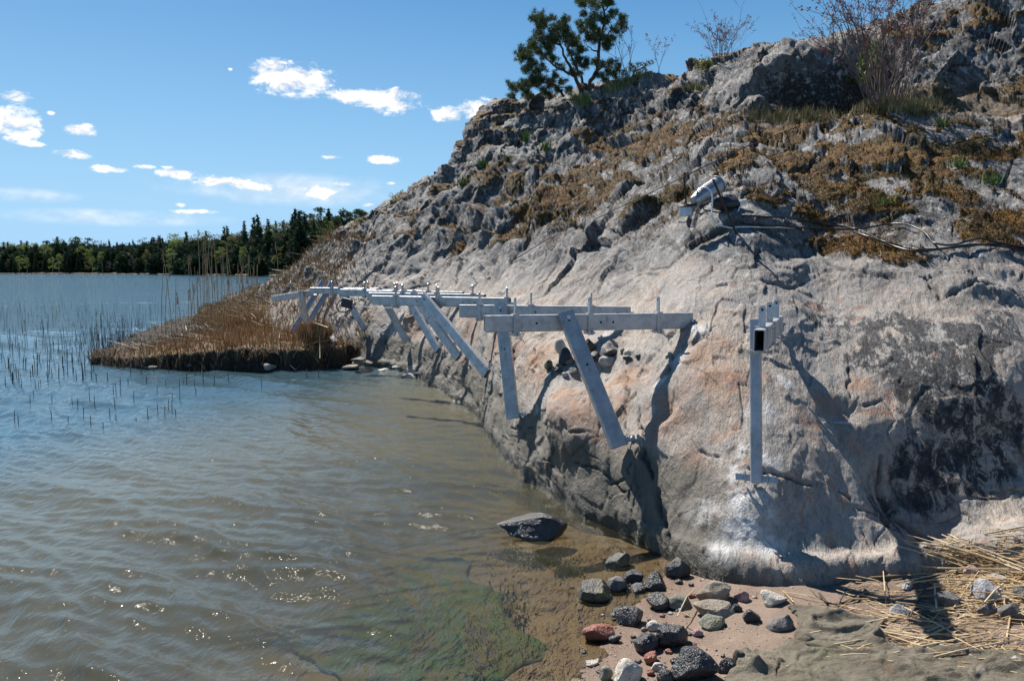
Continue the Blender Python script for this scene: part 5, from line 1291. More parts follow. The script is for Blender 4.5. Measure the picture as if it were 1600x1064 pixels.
for ln, lab in (([(1093,296,-.05),(1102,293,-.10),(1112,302,-.14),(1113,322,-.18),(1113,340,-.22),(1125,352,-.24),(1150,358,-.26)], 'white cable looping from the top of the silver work light down the rock'), ([(1158,320,.0),(1154,332,-.05),(1166,346,-.1),(1184,352,-.1)], 'short white cable curling out of the black housing')):
    P3 = np.array([q(*c) for c in ln]); sm_, _ = catmull(P3, [5] * (len(P3) - 1), 0)
    for p_ in sm_:
        pass
    o = MB().sweep(list(sm_), .0065, 8).build('cable', MAT_WH, None, smooth=True, origin=sm_[0]); tag(o, lab, 'cable')
cable([(1150,358),(1165,358),(1200,357),(1240,358)], .0065, MAT_WH, 'white end of cable lying over the moss right of the leaning rod', .02)
# taut wire from the ledge past the short rod to the far brackets
a, b, c_ = rp(1285, 186, .03), P(1069, 276, D0 + .03), rp(905, 355, .02)
d_ = rp(800, 410, .02); e_ = rp(735, 452, .02); f_ = rp(690, 470, .03)
o = MB().sweep([a, rp(1230, 208, .03), rp(1160, 236, .03), b], .0065, 6).build('wire', MAT_CAB, None, origin=a); tag(o, 'dark wire running up from the short iron rod to the grassy ledge', 'wire')
o = MB().sweep([b, b * .66 + c_ * .34, b * .33 + c_ * .67, c_, c_ * .5 + d_ * .5 + [0, 0, .05], d_, e_], .006, 6).build('wire', MAT_CAB, None, origin=b); tag(o, 'long dark wire descending from the short iron rod across the rock to the brackets', 'wire')

# black floodlight hanging at the bracket
fl = empty('floodlight', P(541, 473, 14.2)); tag(fl, 'small black floodlight hanging under the far beams in a wire frame', 'floodlight')
s1 = 14.2 / FPX; c0 = P(542, 474, 14.2); ax = np.array([.96, .1, -.25]); ax /= np.linalg.norm(ax); ay = np.cross(Zup, ax); ay /= np.linalg.norm(ay); az3 = np.cross(ax, ay)
MB().box(c0, ax, ay, az3, 8.5 * s1, 6 * s1, 7 * s1, 2 * s1).build('lamp_body', MAT_BLK, fl)
MB().box(c0 + az3 * 6.8 * s1 + ax * -2 * s1, ax, ay, az3, 6 * s1, 5 * s1, .5 * s1).build('glass', MAT_WH, fl)
MB().sweep([c0 + np.array([x, -.02, z]) * s1 for x, z in ((-5, 8), (-13, 2), (-17, -6), (-12, -13), (-4, -14), (6, -11), (9, -6))], 1.0 * s1, 6).build('frame', MAT_BLK, fl)
o = MB().sweep([P(552, 478, 14.2), P(600, 481, 13.0), P(640, 480, 12.5)], .004, 5).build('cable', MAT_WH, None); tag(o, 'thin pale cord stretched right from the black floodlight', 'cable')
for u1, v1, dd, lab in ((541, 488, 14.0, 'left one of two loose thin rods leaning under the floodlight'), (545, 484, 14.0, 'right one of two loose thin rods leaning under the floodlight')):
    a = P(u1, v1, dd); b = rp(u1 - 16 - (3 if 'left' in lab else 0), v1 + 42, .02); o = MB().cyl(a, b, .010, 6).build('metal_rod', MAT_ZINC, None, origin=b); tag(o, lab, 'rod')

# ------------------------------------------------------------------ submerged fabric edge and weed
m, T, out = newmat('submerged_sheet'); p = POS(T)
c = T.mix(T.ramp(T.noise(T.mapping(p, rot=(0, 0, .9), scale=(2.2, .7, 1)), 2.6, 5, .65), .42, .56), (.085, .065, .030), (.026, .072, .007))
c = T.mix(T.ramp(T.noise(p, 12, 4, .7), .5, .68, 0, .7), c, (.035, .04, .02)); principled(T, out, Base_Color=c, Roughness=.8)
def sub_sheet(corners, z, lab):
    c = [G(u, v, z) for u, v in corners]; c = np.array(c); a, b = np.meshgrid(np.linspace(0, 1, 60), np.linspace(0, 1, 40), indexing='ij')
    W4 = [(1 - a) * (1 - b), a * (1 - b), a * b, (1 - a) * b]; g = sum(w[..., None] * q_ for w, q_ in zip(W4, c)).reshape(-1, 3)
    eg = np.minimum(np.minimum(a, 1 - a), np.minimum(b, 1 - b)).ravel()
    g[:, :2] += (1 - sstep(0, .3, eg))[:, None] * .14 * np.stack([fbm(g * 2.5, 3), fbm(g * 2.5 + 9, 3)], 1)
    g[:, 2] = np.minimum(np.maximum(np.array([top_z(x, y) for x, y in g[:, :2]]) + .012, z - .02 + .03 * fbm(g * 6, 3)), -.035)
    me = grid_mesh('submerged_fabric', g, 60, 40); me.materials.append(m); o = link(bpy.data.objects.new('submerged_fabric', me)); md = o.modifiers.new('t', 'SOLIDIFY'); md.thickness = .01; tag(o, lab, 'fabric')
sub_sheet([(600, 890), (700, 865), (860, 1100), (660, 1150)], -.20, 'sunken sheet with green algae lying under the shallow water')
sub_sheet([(420, 985), (560, 905), (800, 1120), (560, 1180)], -.30, 'darker brown sunken sheet deeper under the water left of the green one')
mb = MB(); vs0, fs0 = ico(2)
for (u, v, w, k) in ((800, 868, 22, 0), (840, 878, 26, 0), (888, 895, 14, 0)):
    pass
bsw = []; hw = []
for i in range(2600):
    k = R.randint(5); cu, cv, su, sv = ((800, 870, 14, 4), (845, 879, 16, 5), (888, 896, 9, 3), (790, 965, 18, 26), (750, 1010, 18, 22))[k]
    u, v = R.normal(cu, su), R.normal(cv, sv); h_ = BVS.ray_cast(EYE, RAY(u, v))
    if h_[0] is None: continue
    bsw.append(np.array(h_[0])); hw.append(R.uniform(.01, .045))
M_ALG = blade_mat('algae', [(.03, .07, .008), (.07, .13, .012), (.13, .17, .02), (.05, .06, .02)]); blades('green_algae', bsw, np.minimum(hw, [max(.008, -b[2] * .8) for b in bsw]), R.uniform(.006, .014, len(bsw)), 1.6, M_ALG, 21, 'green thread algae on the shallow lake bed')
# ------------------------------------------------------------------ plants on the rock
def foliage(name, centres, n_per, size, mat, parent, seed, leaf=(.05, .012), flat=1.0, origin=None, tri=True, spiky=False):
    """leaf- or needle-sized faces spread through the given blobs: (centre, radius)"""
    r = np.random.RandomState(seed); V = []; Fn = []
    cs_ = []; 
    for (c, rad) in centres:
        n = max(4, int(n_per * rad ** 2)); d = r.normal(size=(n, 3)); d /= np.linalg.norm(d, axis=1)[:, None]
        k = r.rand(n)[:, None] ** .45; pos = np.asarray(c) + d * k * rad * np.array([1, 1, flat]); cs_.append((pos, d))
    pos = np.concatenate([c[0] for c in cs_]); d = np.concatenate([c[1] for c in cs_]); n = len(pos)
    L = leaf[0] * r.uniform(.6, 1.4, n)[:, None]; w = leaf[1] * r.uniform(.6, 1.4, n)[:, None]
    dirv = d * .8 + r.normal(size=(n, 3)) * .7 + [0, 0, .35 if spiky else 0]; dirv /= np.linalg.norm(dirv, axis=1)[:, None]
    sv = np.cross(dirv, r.normal(size=(n, 3))); sv /= np.linalg.norm(sv, axis=1)[:, None]
    if tri: Vs = np.stack([pos - sv * w, pos + sv * w, pos + dirv * L], 1); k = 3
    else: Vs = np.stack([pos, pos + dirv * L * .5 + sv * w, pos + dirv * L, pos + dirv * L * .5 - sv * w], 1); k = 4
    Vs = Vs.reshape(-1, 3); me = bpy.data.meshes.new(name)
    o0 = np.zeros(3) if parent is None else np.array(parent.matrix_basis.translation)
    if origin is not None: o0 = np.asarray(origin)
    me.vertices.add(len(Vs)); me.vertices.foreach_set('co', (Vs - o0).astype(np.float32).ravel())
    me.loops.add(n * k); me.loops.foreach_set('vertex_index', np.arange(n * k, dtype=np.int32)); me.polygons.add(n)
    me.polygons.foreach_set('loop_start', np.arange(0, n * k, k, dtype=np.int32)); me.update(calc_edges=True)
    fset(me, 'rnd', np.repeat(r.rand(n), k)); me.materials.append(mat)
    o = link(bpy.data.objects.new(name, me), parent); return o
def leaf_mat(name, cols, rough=.6, tr=.25):
    m, T, out = newmat(name); r_ = ATT(T, 'rnd'); c = cols[0]
    for i, cc_ in enumerate(cols[1:]): c = T.mix(T.ramp(r_, (i + .4) / len(cols), (i + 1.3) / len(cols)), c, cc_)
    b = T.node('ShaderNodeBsdfPrincipled'); T.put(b.inputs['Base Color'], c); b.inputs['Roughness'].default_value = rough; b.inputs['Specular IOR Level'].default_value = .25
    t = T.node('ShaderNodeBsdfTranslucent'); T.put(t.inputs[0], c); mx = T.node('ShaderNodeMixShader'); mx.inputs[0].default_value = tr
    T.put(mx.inputs[1], b.outputs[0]); T.put(mx.inputs[2], t.outputs[0]); T.put(out.inputs[0], mx.outputs[0]); return m
M_NEEDLE = leaf_mat('pine_needles', [(.018, .035, .012), (.035, .062, .018), (.065, .095, .025), (.09, .11, .035)])
M_BARKP = simple('pine_bark', (.085, .050, .035), .9, 0, 25, (.17, .10, .065), .02, 40)
M_TW = simple('bush_twigs', (.11, .075, .065), .8, 0, 20, (.17, .12, .10)); M_BUD = leaf_mat('red_buds', [(.13, .03, .035), (.22, .06, .055), (.12, .09, .04)])
M_LEAF = leaf_mat('young_leaves', [(.07, .12, .02), (.12, .19, .035), (.18, .24, .06)], .4, .35); M_YG = leaf_mat('yellow_green_leaves', [(.14, .15, .03), (.20, .21, .05), (.09, .12, .02)], .5, .3)

# the crooked pine
DP = 19.4
def pq(u, v, dd=0.0): return P(u, v, DP + dd)
pb = pq(905, 142); pz_ = rock_below(pb[0], pb[1]); 
pine = empty('pine_tree', [pb[0], pb[1], (pz_ or pb[2])]); tag(pine, 'crooked many stemmed pine standing on the crest of the rock', 'tree')
limbs = [([(912,150,0),(906,138,0),(898,118,-.1),(890,104,-.1),(882,86,-.2),(876,70,-.2),(872,58,-.2)], 5.5), ([(914,150,.1),(912,130,.2),(903,112,.3),(894,92,.3),(886,75,.3),(880,60,.4)], 4.2),
         ([(918,150,0),(920,132,0),(932,112,0),(934,95,0),(936,72,0),(941,50,.1),(944,28,.1),(942,5,.1),(940,-12,.1)], 6), ([(899,122,0),(884,112,-.3),(868,104,-.5),(855,92,-.7),(840,86,-.8),(828,80,-.9)], 3.4),
         ([(880,150,.2),(872,138,-.2),(860,130,-.4),(845,132,-.6),(822,140,-.8)], 3.0), ([(893,143,.2),(880,137,.5),(862,136,.7),(842,128,.9)], 2.6), ([(934,80,0),(925,78,-.3),(916,70,-.4)], 2.2), ([(936,108,.2),(950,104,.4),(965,112,.4)], 2.0),
         ([(876,72,-.2),(862,66,-.4),(850,58,-.4),(842,40,-.4),(838,28,-.5)], 2.2), ([(886,78,.3),(896,62,.4),(892,45,.4)], 2.0), ([(942,60,0),(955,48,.1),(968,40,.1)], 2.2), ([(943,30,.1),(928,20,.0),(916,8,.0)], 2.0), ([(944,20,.1),(952,8,.1),(955,-8,.1)], 2.0), ([(930,112,0),(945,118,.3),(935,128,.3)], 1.6)]
mb = MB(); sp_ = DP / FPX
for ln, r_ in limbs:
    P3, _ = catmull(np.array([pq(*c) for c in ln]), [4] * (len(ln) - 1), 0); P3 = P3 + .012 * R.normal(size=P3.shape)
    k = len(P3); mb.sweep(list(P3), [r_ * sp_ * (1 - .72 * i / (k - 1)) * .62 for i in range(k)], 7)
mb.build('trunk', M_BARKP, pine, smooth=True)
puffs = [(842,24,9),(836,32,8),(850,36,9),(845,44,8),(862,30,5),(882,30,7),(880,42,10),(868,45,10),(858,56,12),(872,58,12),(888,52,10),(846,62,12),(835,70,9),(858,70,9),(892,66,8),(900,60,7),(820,78,9),(818,92,9),(830,86,9),(840,80,7),(812,90,7),
         (830,100,9),(822,110,8),(835,115,9),(848,108,7),(850,122,9),(838,124,7),(800,138,9),(812,134,9),(825,132,10),(838,136,9),(800,150,6),(822,148,8),(850,140,7),(862,132,7),(868,120,6),(880,128,6),(876,104,6),(866,92,6),(860,82,6),(850,90,5),
         (895,80,8),(902,70,7),(910,80,7),(906,92,6),(900,100,6),(912,105,6),(916,95,5),(920,58,8),(912,48,8),(925,45,10),(938,52,10),(930,62,9),(945,62,8),(918,34,7),(930,28,10),(945,30,9),(960,22,8),(970,30,8),(972,42,8),(962,50,7),(955,60,7),
         (905,38,6),(912,22,5),(912,6,8),(920,0,7),(905,2,5),(930,8,9),(945,5,10),(955,0,8),(940,-8,10),(950,68,7),(948,74,5),(942,100,6),(955,100,7),(965,106,6),(952,112,6),(938,118,6),(946,124,5),(895,112,5),(905,118,4),(888,140,5),(872,142,6),(856,148,6),(930,98,5),(960,118,4)]
rp_ = random.Random(5); cen = []
for (u, v, r_) in puffs:
    for k in range(3):
        cen.append((pq(u + rp_.uniform(-.55, .55) * r_, v + rp_.uniform(-.5, .5) * r_, rp_.uniform(-.5, .5)), r_ * sp_ * rp_.uniform(.50, .85)))
foliage('crown', cen, 23000, 1, M_NEEDLE, pine, 3, leaf=(.062, .0055), flat=.85, spiky=True)
foliage('small_shoots', [(pq(u + rp_.uniform(-1.1, 1.1) * r_, v + rp_.uniform(-1, 1) * r_, rp_.uniform(-.6, .6)), .035) for u, v, r_ in puffs for k in range(6)], 40000, 1, M_NEEDLE, pine, 4, leaf=(.085, .0055), spiky=True)
# low juniper-like pine shoots right of it
jp = empty('pine_shrub', pq(990, 118, 0)); tag(jp, 'low dark pine shrub hugging the crest right of the crooked pine', 'shrub')
foliage('crown', [(pq(u, v, 0), r_ * sp_) for u, v, r_ in ((978,112,6),(988,108,6),(998,102,4),(1006,104,4),(1012,100,3.5),(1018,98,3.5),(975,118,6),(995,112,5),(962,124,5),(1008,109,3),(985,102,4))], 13000, 1, M_NEEDLE, jp, 8, leaf=(.07, .009), spiky=True)
MB().sweep([pq(985, 124), pq(992, 112), pq(1012, 102)], .012, 5).build('trunk', M_BARKP, jp)

def bush(label, base, height, spread, n_stems, seed, budn, group=None, cat='shrub', leafm=None, leafs=(.03, .012), depth_=4, thick=.008, name='bare_shrub', lean=(0, 0), tri=True):
    r = random.Random(seed); root = empty(name, base); tag(root, label, cat, group); mb = MB(); tips = []
    def grow(p, d, L, rad, lev):
        n = 4; pts_ = [p]; 
        for i in range(n):
            d = d + np.array([r.gauss(0, .13), r.gauss(0, .13), r.gauss(.03, .08)]); d = d / np.linalg.norm(d); p = p + d * L / n; pts_.append(p)
            if lev > 0 and i > 0 and r.random() < .85:
                nd = d + np.array([r.gauss(0, .5), r.gauss(0, .5), r.gauss(.1, .25)]); nd /= np.linalg.norm(nd); grow(p, nd, L * r.uniform(.42, .7), rad * .55, lev - 1)
            if lev <= 1: tips.append(p)
        mb.sweep(pts_, [rad * (1 - .5 * i / n) for i in range(n + 1)], 4 if lev < 2 else 5); tips.append(p)
    for k in range(n_stems):
        a = r.random() * 6.283; s = r.random() ** .6 * spread; b = np.asarray(base) + [math.cos(a) * s * .25, math.sin(a) * s * .2, -.03]
        d = np.array([math.cos(a) * s / height + lean[0], math.sin(a) * s / height * .6 + lean[1], 1.0]); d /= np.linalg.norm(d); grow(b, d, height * r.uniform(.55, .8), thick, depth_ - 2)
    mb.build('stems', M_TW, root)
    if budn: foliage('leaves' if leafm else 'buds', [(tips[r.randrange(len(tips))], .035) for _ in range(budn)], 1, 1, leafm or M_BUD, root, seed, leaf=leafs, tri=tri)['kind'] = 'stuff'
    return root
def crest_base(u, v, d):
    p_ = P(u, v, d); z = rock_below(p_[0], p_[1]); return np.array([p_[0], p_[1], z if z is not None and abs(z - p_[2]) < 1.5 else p_[2]])
bush('bare reddish rounded bush on the skyline left of the tall cliff block', crest_base(1128, 88, 16.2), .95, .62, 15, 31, 420, thick=.006, lean=(.05, 0), leafs=(.022, .010))
bush('small yellow-green leafy growth at the left foot of the reddish skyline bush', crest_base(1096, 92, 16.4), .32, .25, 8, 32, 160, leafm=M_YG, thick=.004)
bush('slender bare sapling right beside the crooked pine', crest_base(982, 118, 19.0), 1.35, .28, 3, 33, 60, thick=.009, leafs=(.025, .010))
bush('thin crooked sapling crossing the right side of the crooked pine', crest_base(966, 122, 19.0), .95, .30, 2, 37, 10, thick=.007)
bush('little bare sapling standing by itself on the skyline between the pine and the bush', crest_base(1030, 108, 17.9), .72, .16, 2, 34, 50, thick=.006, leafs=(.025, .012))
tb_ = ground(1378, 163)[0]; th = 185 * tb_[1] / FPX
bush('tall bare red-budded bush growing up out of the mossy ledge', tb_, th * 1.0, th * .52, 26, 35, 1100, thick=.010, leafs=(.022, .011), lean=(-.05, 0))
bush('dense brown thicket of thin stems inside the tall bush on the ledge', ground(1400, 160)[0], th * .55, th * .38, 34, 36, 0, thick=.006)
bush('young elder with fresh light green leaves in front of the tall bush', ground(1358, 165)[0], th * .48, .18, 4, 38, 260, leafm=M_LEAF, leafs=(.075, .024), thick=.006, name='leafy_shrub', tri=False)
bush('dry grey brush leaning left of the tall bush', ground(1320, 165)[0], .75, .6, 22, 39, 0, thick=.004, lean=(.3, 0))
bush('tuft of dry dead stems under the dark overhang of the ledge', ground(1255, 172)[0], .62, .4, 12, 40, 0, thick=.003)
for i, (u, v, h_, lab) in enumerate([(1290, 60, .35, 'tiny sapling on top of the tall cliff block'), (620, 312, .35, 'wispy plant on the left shoulder of the rock'), (560, 343, .2, 'tiny wisp of plant low on the left skyline'), (1150, 0, 0, '')]):
    if h_: bush(lab, ground(u, v + 8)[0] if ground(u, v + 8) else P(u, v, 15), h_, .2, 5, 50 + i, 30, leafm=M_YG, thick=.003)
# grass on the ledges
def grass_patch(name, spots, n, h, seed, lab, mat, w=(.004, .009), lean=.5):
    r = np.random.RandomState(seed); b = []; hh = []
    tries = 0
    while len(b) < n and tries < n * 4:
        tries += 1; (u, v, su, sv) = spots[r.randint(len(spots))]; uu, vv = r.normal(u, su), r.normal(v, sv); g = ground(uu, vv)
        if g is None or g[1][2] < .1: continue
        b.append(g[0] - [0, 0, .01]); hh.append(r.uniform(.3, 1) * h)
    return blades(name, b, hh, r.uniform(*w, len(b)), lean, mat, seed, lab)
M_LEDGE = blade_mat('ledge_grass', [(.10, .12, .03), (.24, .21, .09), (.34, .28, .15), (.30, .20, .10)])
grass_patch('ledge_grass', [(1200,183,18,5),(1240,180,20,5),(1280,176,22,6),(1320,172,22,5),(1360,168,24,5),(1420,168,24,5)], 3000, .20, 61, 'yellowish green grass along the mossy ledge', M_LEDGE, (.007, .014))
grass_patch('crest_grass', [(965,136,8,3),(985,128,8,3),(1000,118,9,2),(1085,140,8,2),(908,162,5,3),(900,158,5,3),(950,142,10,3)], 1800, .20, 62, 'light green grass below the skyline pine', M_GREEN, (.010, .018))
for i, (u, v, lab) in enumerate([(852, 236, 'small green fern tuft on the dark step under the pine'), (822, 222, 'thin green tuft left of the fern tuft on the step'), (725, 292, 'bright green tuft on the left shoulder of the rock'), (755, 262, 'green tuft just right of the notch in the left skyline'),
        (1470, 198, 'fresh green plant on pale rock right of the tall bush'), (1548, 288, 'fresh green plant near the right edge on the mossy slope'), (1380, 320, 'low green leafy cushion behind the cables'), (1495, 262, 'small green sprout among the moss on the right'), (915, 162, 'green tuft below the pine on the cliff')]):
    g = ground(u, v); r = np.random.RandomState(70 + i); k = 60; b = g[0] + r.normal(size=(k, 3)) * [.05, .05, .0]; s_ = g[0][1] / 10
    o = blades('grass_tuft', b, r.uniform(.08, .20, k) * max(.55, s_), r.uniform(.010, .018, k) * max(.6, s_), 1.0, leafb if i else (leafb := blade_mat('fresh_blades', [(.06, .12, .02), (.11, .18, .035), (.16, .22, .06)])), 70 + i, kind=None)
    o.name = 'grass_tuft'; tag(o, lab, 'plant')
# shaggy tips over the moss cushions and litter on the slopes
sel = np.where((moss > .5) & (pts[:, 1] < 17) & (Tt < 9.5) & (S > 1))[0]
r = np.random.RandomState(91); w_ = 1.0 / np.maximum(pts[sel, 1], 4) ** 0; sel = sel[r.randint(0, len(sel), 52000)]
mbz = P1[sel] + r.normal(size=(len(sel), 3)) * .012
o = blades('moss', mbz, r.uniform(.010, .034, len(sel)), r.uniform(.006, .014, len(sel)), 1.4, M_MOSSB, 92, 'rusty brown moss covering the rock steps', segs=1)
sel = np.where((moss < .6) & (moss > .03) & (pts[:, 1] < 17) & (Tt < 9.5) & (S > 1))[0]; sel = sel[r.randint(0, len(sel), 9000)]
o = blades('dead_grass', P1[sel] + r.normal(size=(len(sel), 3)) * .01, r.uniform(.02, .07, len(sel)), r.uniform(.002, .005, len(sel)), 2.4, M_SEDGE, 93, 'dead brown grass and needles lying at the moss edges', segs=1)
# sedge growing down the far point of the rock
sel = np.where((S > 16.2) & (Tt > 1.05) & (Tt < 10) & (P1[:, 2] > .05))[0]; wgt = sstep(16.2, 17.4, S[sel] - .12 * Tt[sel] + .5); sel = sel[r.rand(len(sel)) < wgt]; sel = sel[r.randint(0, len(sel), 9000)]
blades('point_sedge', P1[sel], r.uniform(.04, .20, len(sel)), r.uniform(.010, .020, len(sel)), .8, M_SEDGE, 94, 'dry brown grass running down the far point of the rock')

# ------------------------------------------------------------------ far shore
prof = [(-400, 900, 0), (-120, 560, 2), (0, 500, 3), (200, 430, 4), (330, 330, 5), (430, 262, 7), (520, 240, 10), (620, 235, 13), (760, 240, 14), (1000, 300, 12)]
fu = np.array([p_[0] for p_ in prof], float); fd = np.array([p_[1] for p_ in prof], float); fh = np.array([p_[2] for p_ in prof], float)
us = np.linspace(-400, 1000, 160); ks = np.array([0, .012, .03, .08, .16, .3, .5, .8, 1.2])
hz = np.array([-.6, .15, .5, .25, .55, .85, 1.0, 1.0, .8])
FP = []
for u in us:
    d = np.interp(u, fu, fd); h_ = np.interp(u, fu, fh)
    for k, z in zip(ks, hz):
        p_ = P(u, 424, d); f_ = 1 + k; zz = z if k <= .03 else 1 + (h_ - 1) * z
        FP.append([p_[0] * f_, p_[1] * f_, zz + .5 * math.sin(u * .21 + k * 9) * (k > .03)])
fm = grid_mesh('far_shore', np.array(FP), len(us), len(ks)); fm.materials.append(simple('forest_floor', (.045, .040, .022), .95, 0, .12, (.10, .085, .045)))
o = link(bpy.data.objects.new('far_shore', fm)); tag(o, 'low wooded land on the far side of the lake', None, None, 'structure')
# pale shoreline stones and reeds as one thin strip
mb = MB(); r = np.random.RandomState(55)
for i in range(500):
    u = r.uniform(-60, 560); d = np.interp(u, fu, fd) * 1.004; p_ = P(u, 424, d); p_[2] = .1; mb.add(ico(1)[0] * np.array([r.uniform(.5, 1.6), .6, r.uniform(.2, .6)]) + p_, ico(1)[1])
o = mb.build('shore_stones', simple('shore_stone', (.20, .17, .13), .8, 0, .5, (.10, .085, .06))); tag(o, 'stones and withered reeds along the far waterline', None, None, 'stuff')
def tint(name, c1, c2, tr=.15):
    m, T, out = newmat(name); oi = T.node('ShaderNodeObjectInfo'); c = T.mix(oi.outputs['Random'], c1, c2)
    c = T.mix(T.ramp(ATT(T, 'rnd'), .2, .9, 0, .55), c, tuple(x * 1.7 for x in c2)); b = T.node('ShaderNodeBsdfPrincipled'); T.put(b.inputs['Base Color'], c); b.inputs['Roughness'].default_value = .8; b.inputs['Specular IOR Level'].default_value = .1
    t = T.node('ShaderNodeBsdfTranslucent'); T.put(t.inputs[0], c); mx = T.node('ShaderNodeMixShader'); mx.inputs[0].default_value = tr
    T.put(mx.inputs[1], b.outputs[0]); T.put(mx.inputs[2], t.outputs[0]); T.put(out.inputs[0], mx.outputs[0]); return m
MT = dict(spruce=tint('spruce_far', (.022, .040, .022), (.038, .060, .030)), pine=tint('pine_far', (.035, .058, .028), (.055, .080, .036)), birch=tint('birch_far', (.12, .165, .035), (.19, .23, .06), .35), bare=tint('bare_far', (.085, .072, .060), (.13, .11, .088), .1), olive=tint('olive_far', (.10, .105, .035), (.15, .15, .055), .3))
M_TRK = simple('far_trunk', (.07, .055, .045), .9); M_TRKB = simple('birch_trunk_far', (.45, .44, .42), .8)
def tree_mesh(kind, seed):
    r = np.random.RandomState(seed); H = 1.0; cen = []
    if kind == 'spruce':
        for k in range(26):
            t = k / 25; z = .10 + .88 * t; w = .155 * (1 - t) ** .85 + .008
            for j in range(5): a = r.rand() * 6.28; cen.append((np.array([math.cos(a) * w * .55, math.sin(a) * w * .55, z - .02]), w * .62))
        fl, leaf, npr = .35, (.045, .012), 9000
    elif kind == 'pine':
        for k in range(22): z = r.uniform(.42, .98); w = .17 * math.sqrt(max(.05, 1 - ((z - .68) / .33) ** 2)); a = r.rand() * 6.28; cen.append((np.array([math.cos(a) * w * r.rand(), math.sin(a) * w * r.rand(), z]), r.uniform(.05, .09)))
        fl, leaf, npr = .6, (.03, .012), 13000
    else:
        for k in range(34): z = r.uniform(.12, .97); w = .20 * math.sqrt(max(.06, 1 - ((z - .5) / .52) ** 2)); a = r.rand() * 6.28; q_ = r.rand() ** .5; cen.append((np.array([math.cos(a) * w * q_, math.sin(a) * w * q_, z]), r.uniform(.045, .085)))
        fl, leaf, npr = .85, (.022, .012), 9000 if kind != 'bare' else 5200
    o = foliage('crown', cen, npr, 1, MT[kind], None, seed, leaf=leaf, flat=fl); me = o.data; bpy.data.objects.remove(o)
    mb = MB(); mb.cyl((0, 0, -.05), (0, 0, .9), .014, 6, .003)
    if kind in ('bare', 'birch', 'olive'):
        for k in range(9): a = r.rand() * 6.28; z = r.uniform(.25, .75); mb.cyl((0, 0, z), (math.cos(a) * .13, math.sin(a) * .13, z + .17), .006, 4, .002, caps=False)
    tm = mesh_from('trunk', mb.v, mb.f, M_TRKB if kind == 'birch' else M_TRK); return me, tm
TM = {k: [tree_mesh(k, 300 + 17 * i + j) for j in range(3)] for i, k in enumerate(MT)}
kinds = dict(spruce=('spruce_tree', 'dark narrow spruce in the forest across the lake', 'spruces of the far forest'), pine=('far_pine', 'dark round topped pine in the forest across the lake', 'pines of the far forest'), birch=('birch_tree', 'light green birch coming into leaf across the lake', 'birches of the far forest'),
             bare=('bare_tree', 'brown leafless tree in the forest across the lake', 'leafless trees of the far forest'), olive=('alder_tree', 'olive coloured budding tree in the forest across the lake', 'budding trees of the far forest'))
sky_u = [-60, 0, 20, 60, 110, 140, 180, 240, 290, 320, 345, 365, 395, 415, 440, 465, 490, 520, 560, 600, 640]
sky_v = [378, 378, 375, 376, 370, 372, 374, 369, 366, 362, 362, 356, 356, 346, 342, 334, 328, 327, 327, 330, 334]
spec = {357: (353, 'spruce'), 352: (354, 'spruce'), 384: (345, 'spruce'), 399: (340, 'spruce'), 405: (336, 'spruce'), 421: (342, 'spruce'), 293: (362, 'spruce'), 430: (352, 'birch'), 463: (327, 'spruce'), 470: (330, 'spruce'), 92: (370, 'spruce'), 252: (368, 'spruce'), 500: (328, 'pine'), 515: (326, 'spruce'), 540: (327, 'pine'), 565: (328, 'pine'), 585: (330, 'spruce'), 513: (346, 'birch'), 8: (378, 'spruce'), -8: (380, 'spruce'), 478: (334, 'spruce')}
r = np.random.RandomState(123); n_t = 0
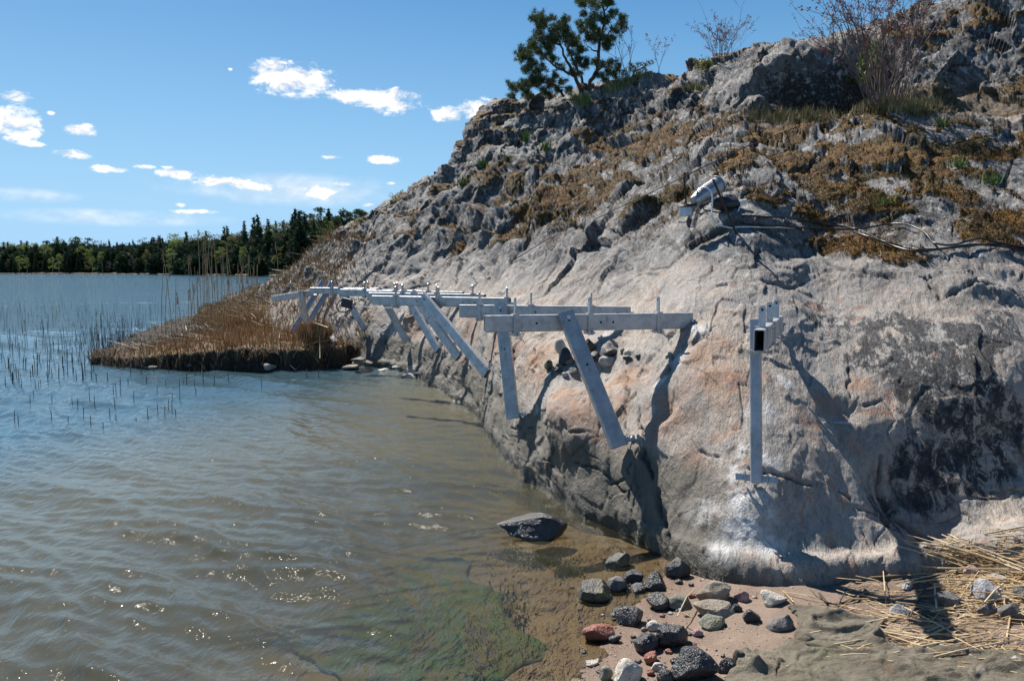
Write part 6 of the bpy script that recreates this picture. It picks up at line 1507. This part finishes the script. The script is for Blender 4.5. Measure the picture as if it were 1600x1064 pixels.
def far_tree(u, vtop, kind, k):
    d0 = np.interp(u, fu, fd); d = d0 * (1 + k); p_ = P(u, 424, d); h_ = np.interp(u, fu, fh); gz = np.interp(k, ks, hz) * h_ if k > .03 else .5
    H = (424 - vtop) * d / FPX + CAM_Z - gz
    if H < 2: H = 2
    me, tm = TM[kind][r.randint(3)]; nm, lab, grp = kinds[kind]
    root = empty(nm, (p_[0], p_[1], gz)); tag(root, lab, 'tree', grp); w = H * (1.0 if kind in ('spruce',) else 1.15) * r.uniform(.8, 1.2)
    for nm2, m_ in (('crown', me), ('trunk', tm)):
        o = bpy.data.objects.new(nm2, m_); link(o, root); o.scale = (w, w, H); o.rotation_euler[2] = r.rand() * 6.28 if nm2 == 'crown' else 0
for u, (vt, kd) in spec.items(): far_tree(u, vt, kd, r.uniform(.05, .12))
def zone(u):
    if u < 15: return ['spruce']
    if u < 95: return ['birch', 'birch', 'spruce', 'pine', 'birch']
    if u < 150: return ['spruce', 'birch', 'pine', 'birch', 'spruce']
    if u < 255: return ['spruce', 'bare', 'spruce', 'bare', 'spruce', 'pine']
    if u < 300: return ['birch', 'birch', 'bare', 'spruce', 'olive']
    if u < 400: return ['bare', 'olive', 'spruce', 'bare', 'spruce']
    if u < 450: return ['bare', 'spruce', 'olive', 'bare']
    return ['spruce', 'pine', 'bare', 'spruce', 'pine', 'olive']
for row, (k, lo, hi, n) in enumerate([(.035, .30, .62, 56), (.07, .55, .9, 62), (.13, .82, 1.0, 62), (.22, .9, 1.02, 50)]):
    for i in range(n):
        u = -70 + (i + r.uniform(.1, .9)) * 690 / n; top = np.interp(u, sky_u, sky_v); zc = zone(u + r.normal() * 8); kd = zc[r.randint(len(zc))]
        if row == 0: kd = ['bare', 'olive', 'birch', 'spruce', 'bare'][r.randint(5)] if u > 150 else ['birch', 'birch', 'olive', 'spruce'][r.randint(4)]
        f_ = r.uniform(lo, hi); vt = 424 - (424 - top) * f_ + (r.uniform(-1, 3) if row > 1 else 0); far_tree(u, vt, kd, k * r.uniform(.85, 1.15))
# the dark mass of undergrowth and further wood between the trunks
cen = []
for i in range(420):
    u = r.uniform(-110, 660); k = r.uniform(.06, .30); d = np.interp(u, fu, fd) * (1 + k); p_ = P(u, 424, d); top = np.interp(u, sky_u, sky_v); H = (424 - top) * d / FPX * r.uniform(.3, .72); rad = d / 300 * 4.2
    cen.append((np.array([p_[0], p_[1], max(1.5, H - rad * .5)]), rad)); cen.append((np.array([p_[0] + r.normal() * 3, p_[1], max(1.5, H * .45)]), rad))
o = foliage('undergrowth', cen, 22, 1, MT['spruce'], None, 777, leaf=(2.2, .9)); tag(o, 'dark undergrowth and deeper wood behind the shore trees', None, None, 'stuff')
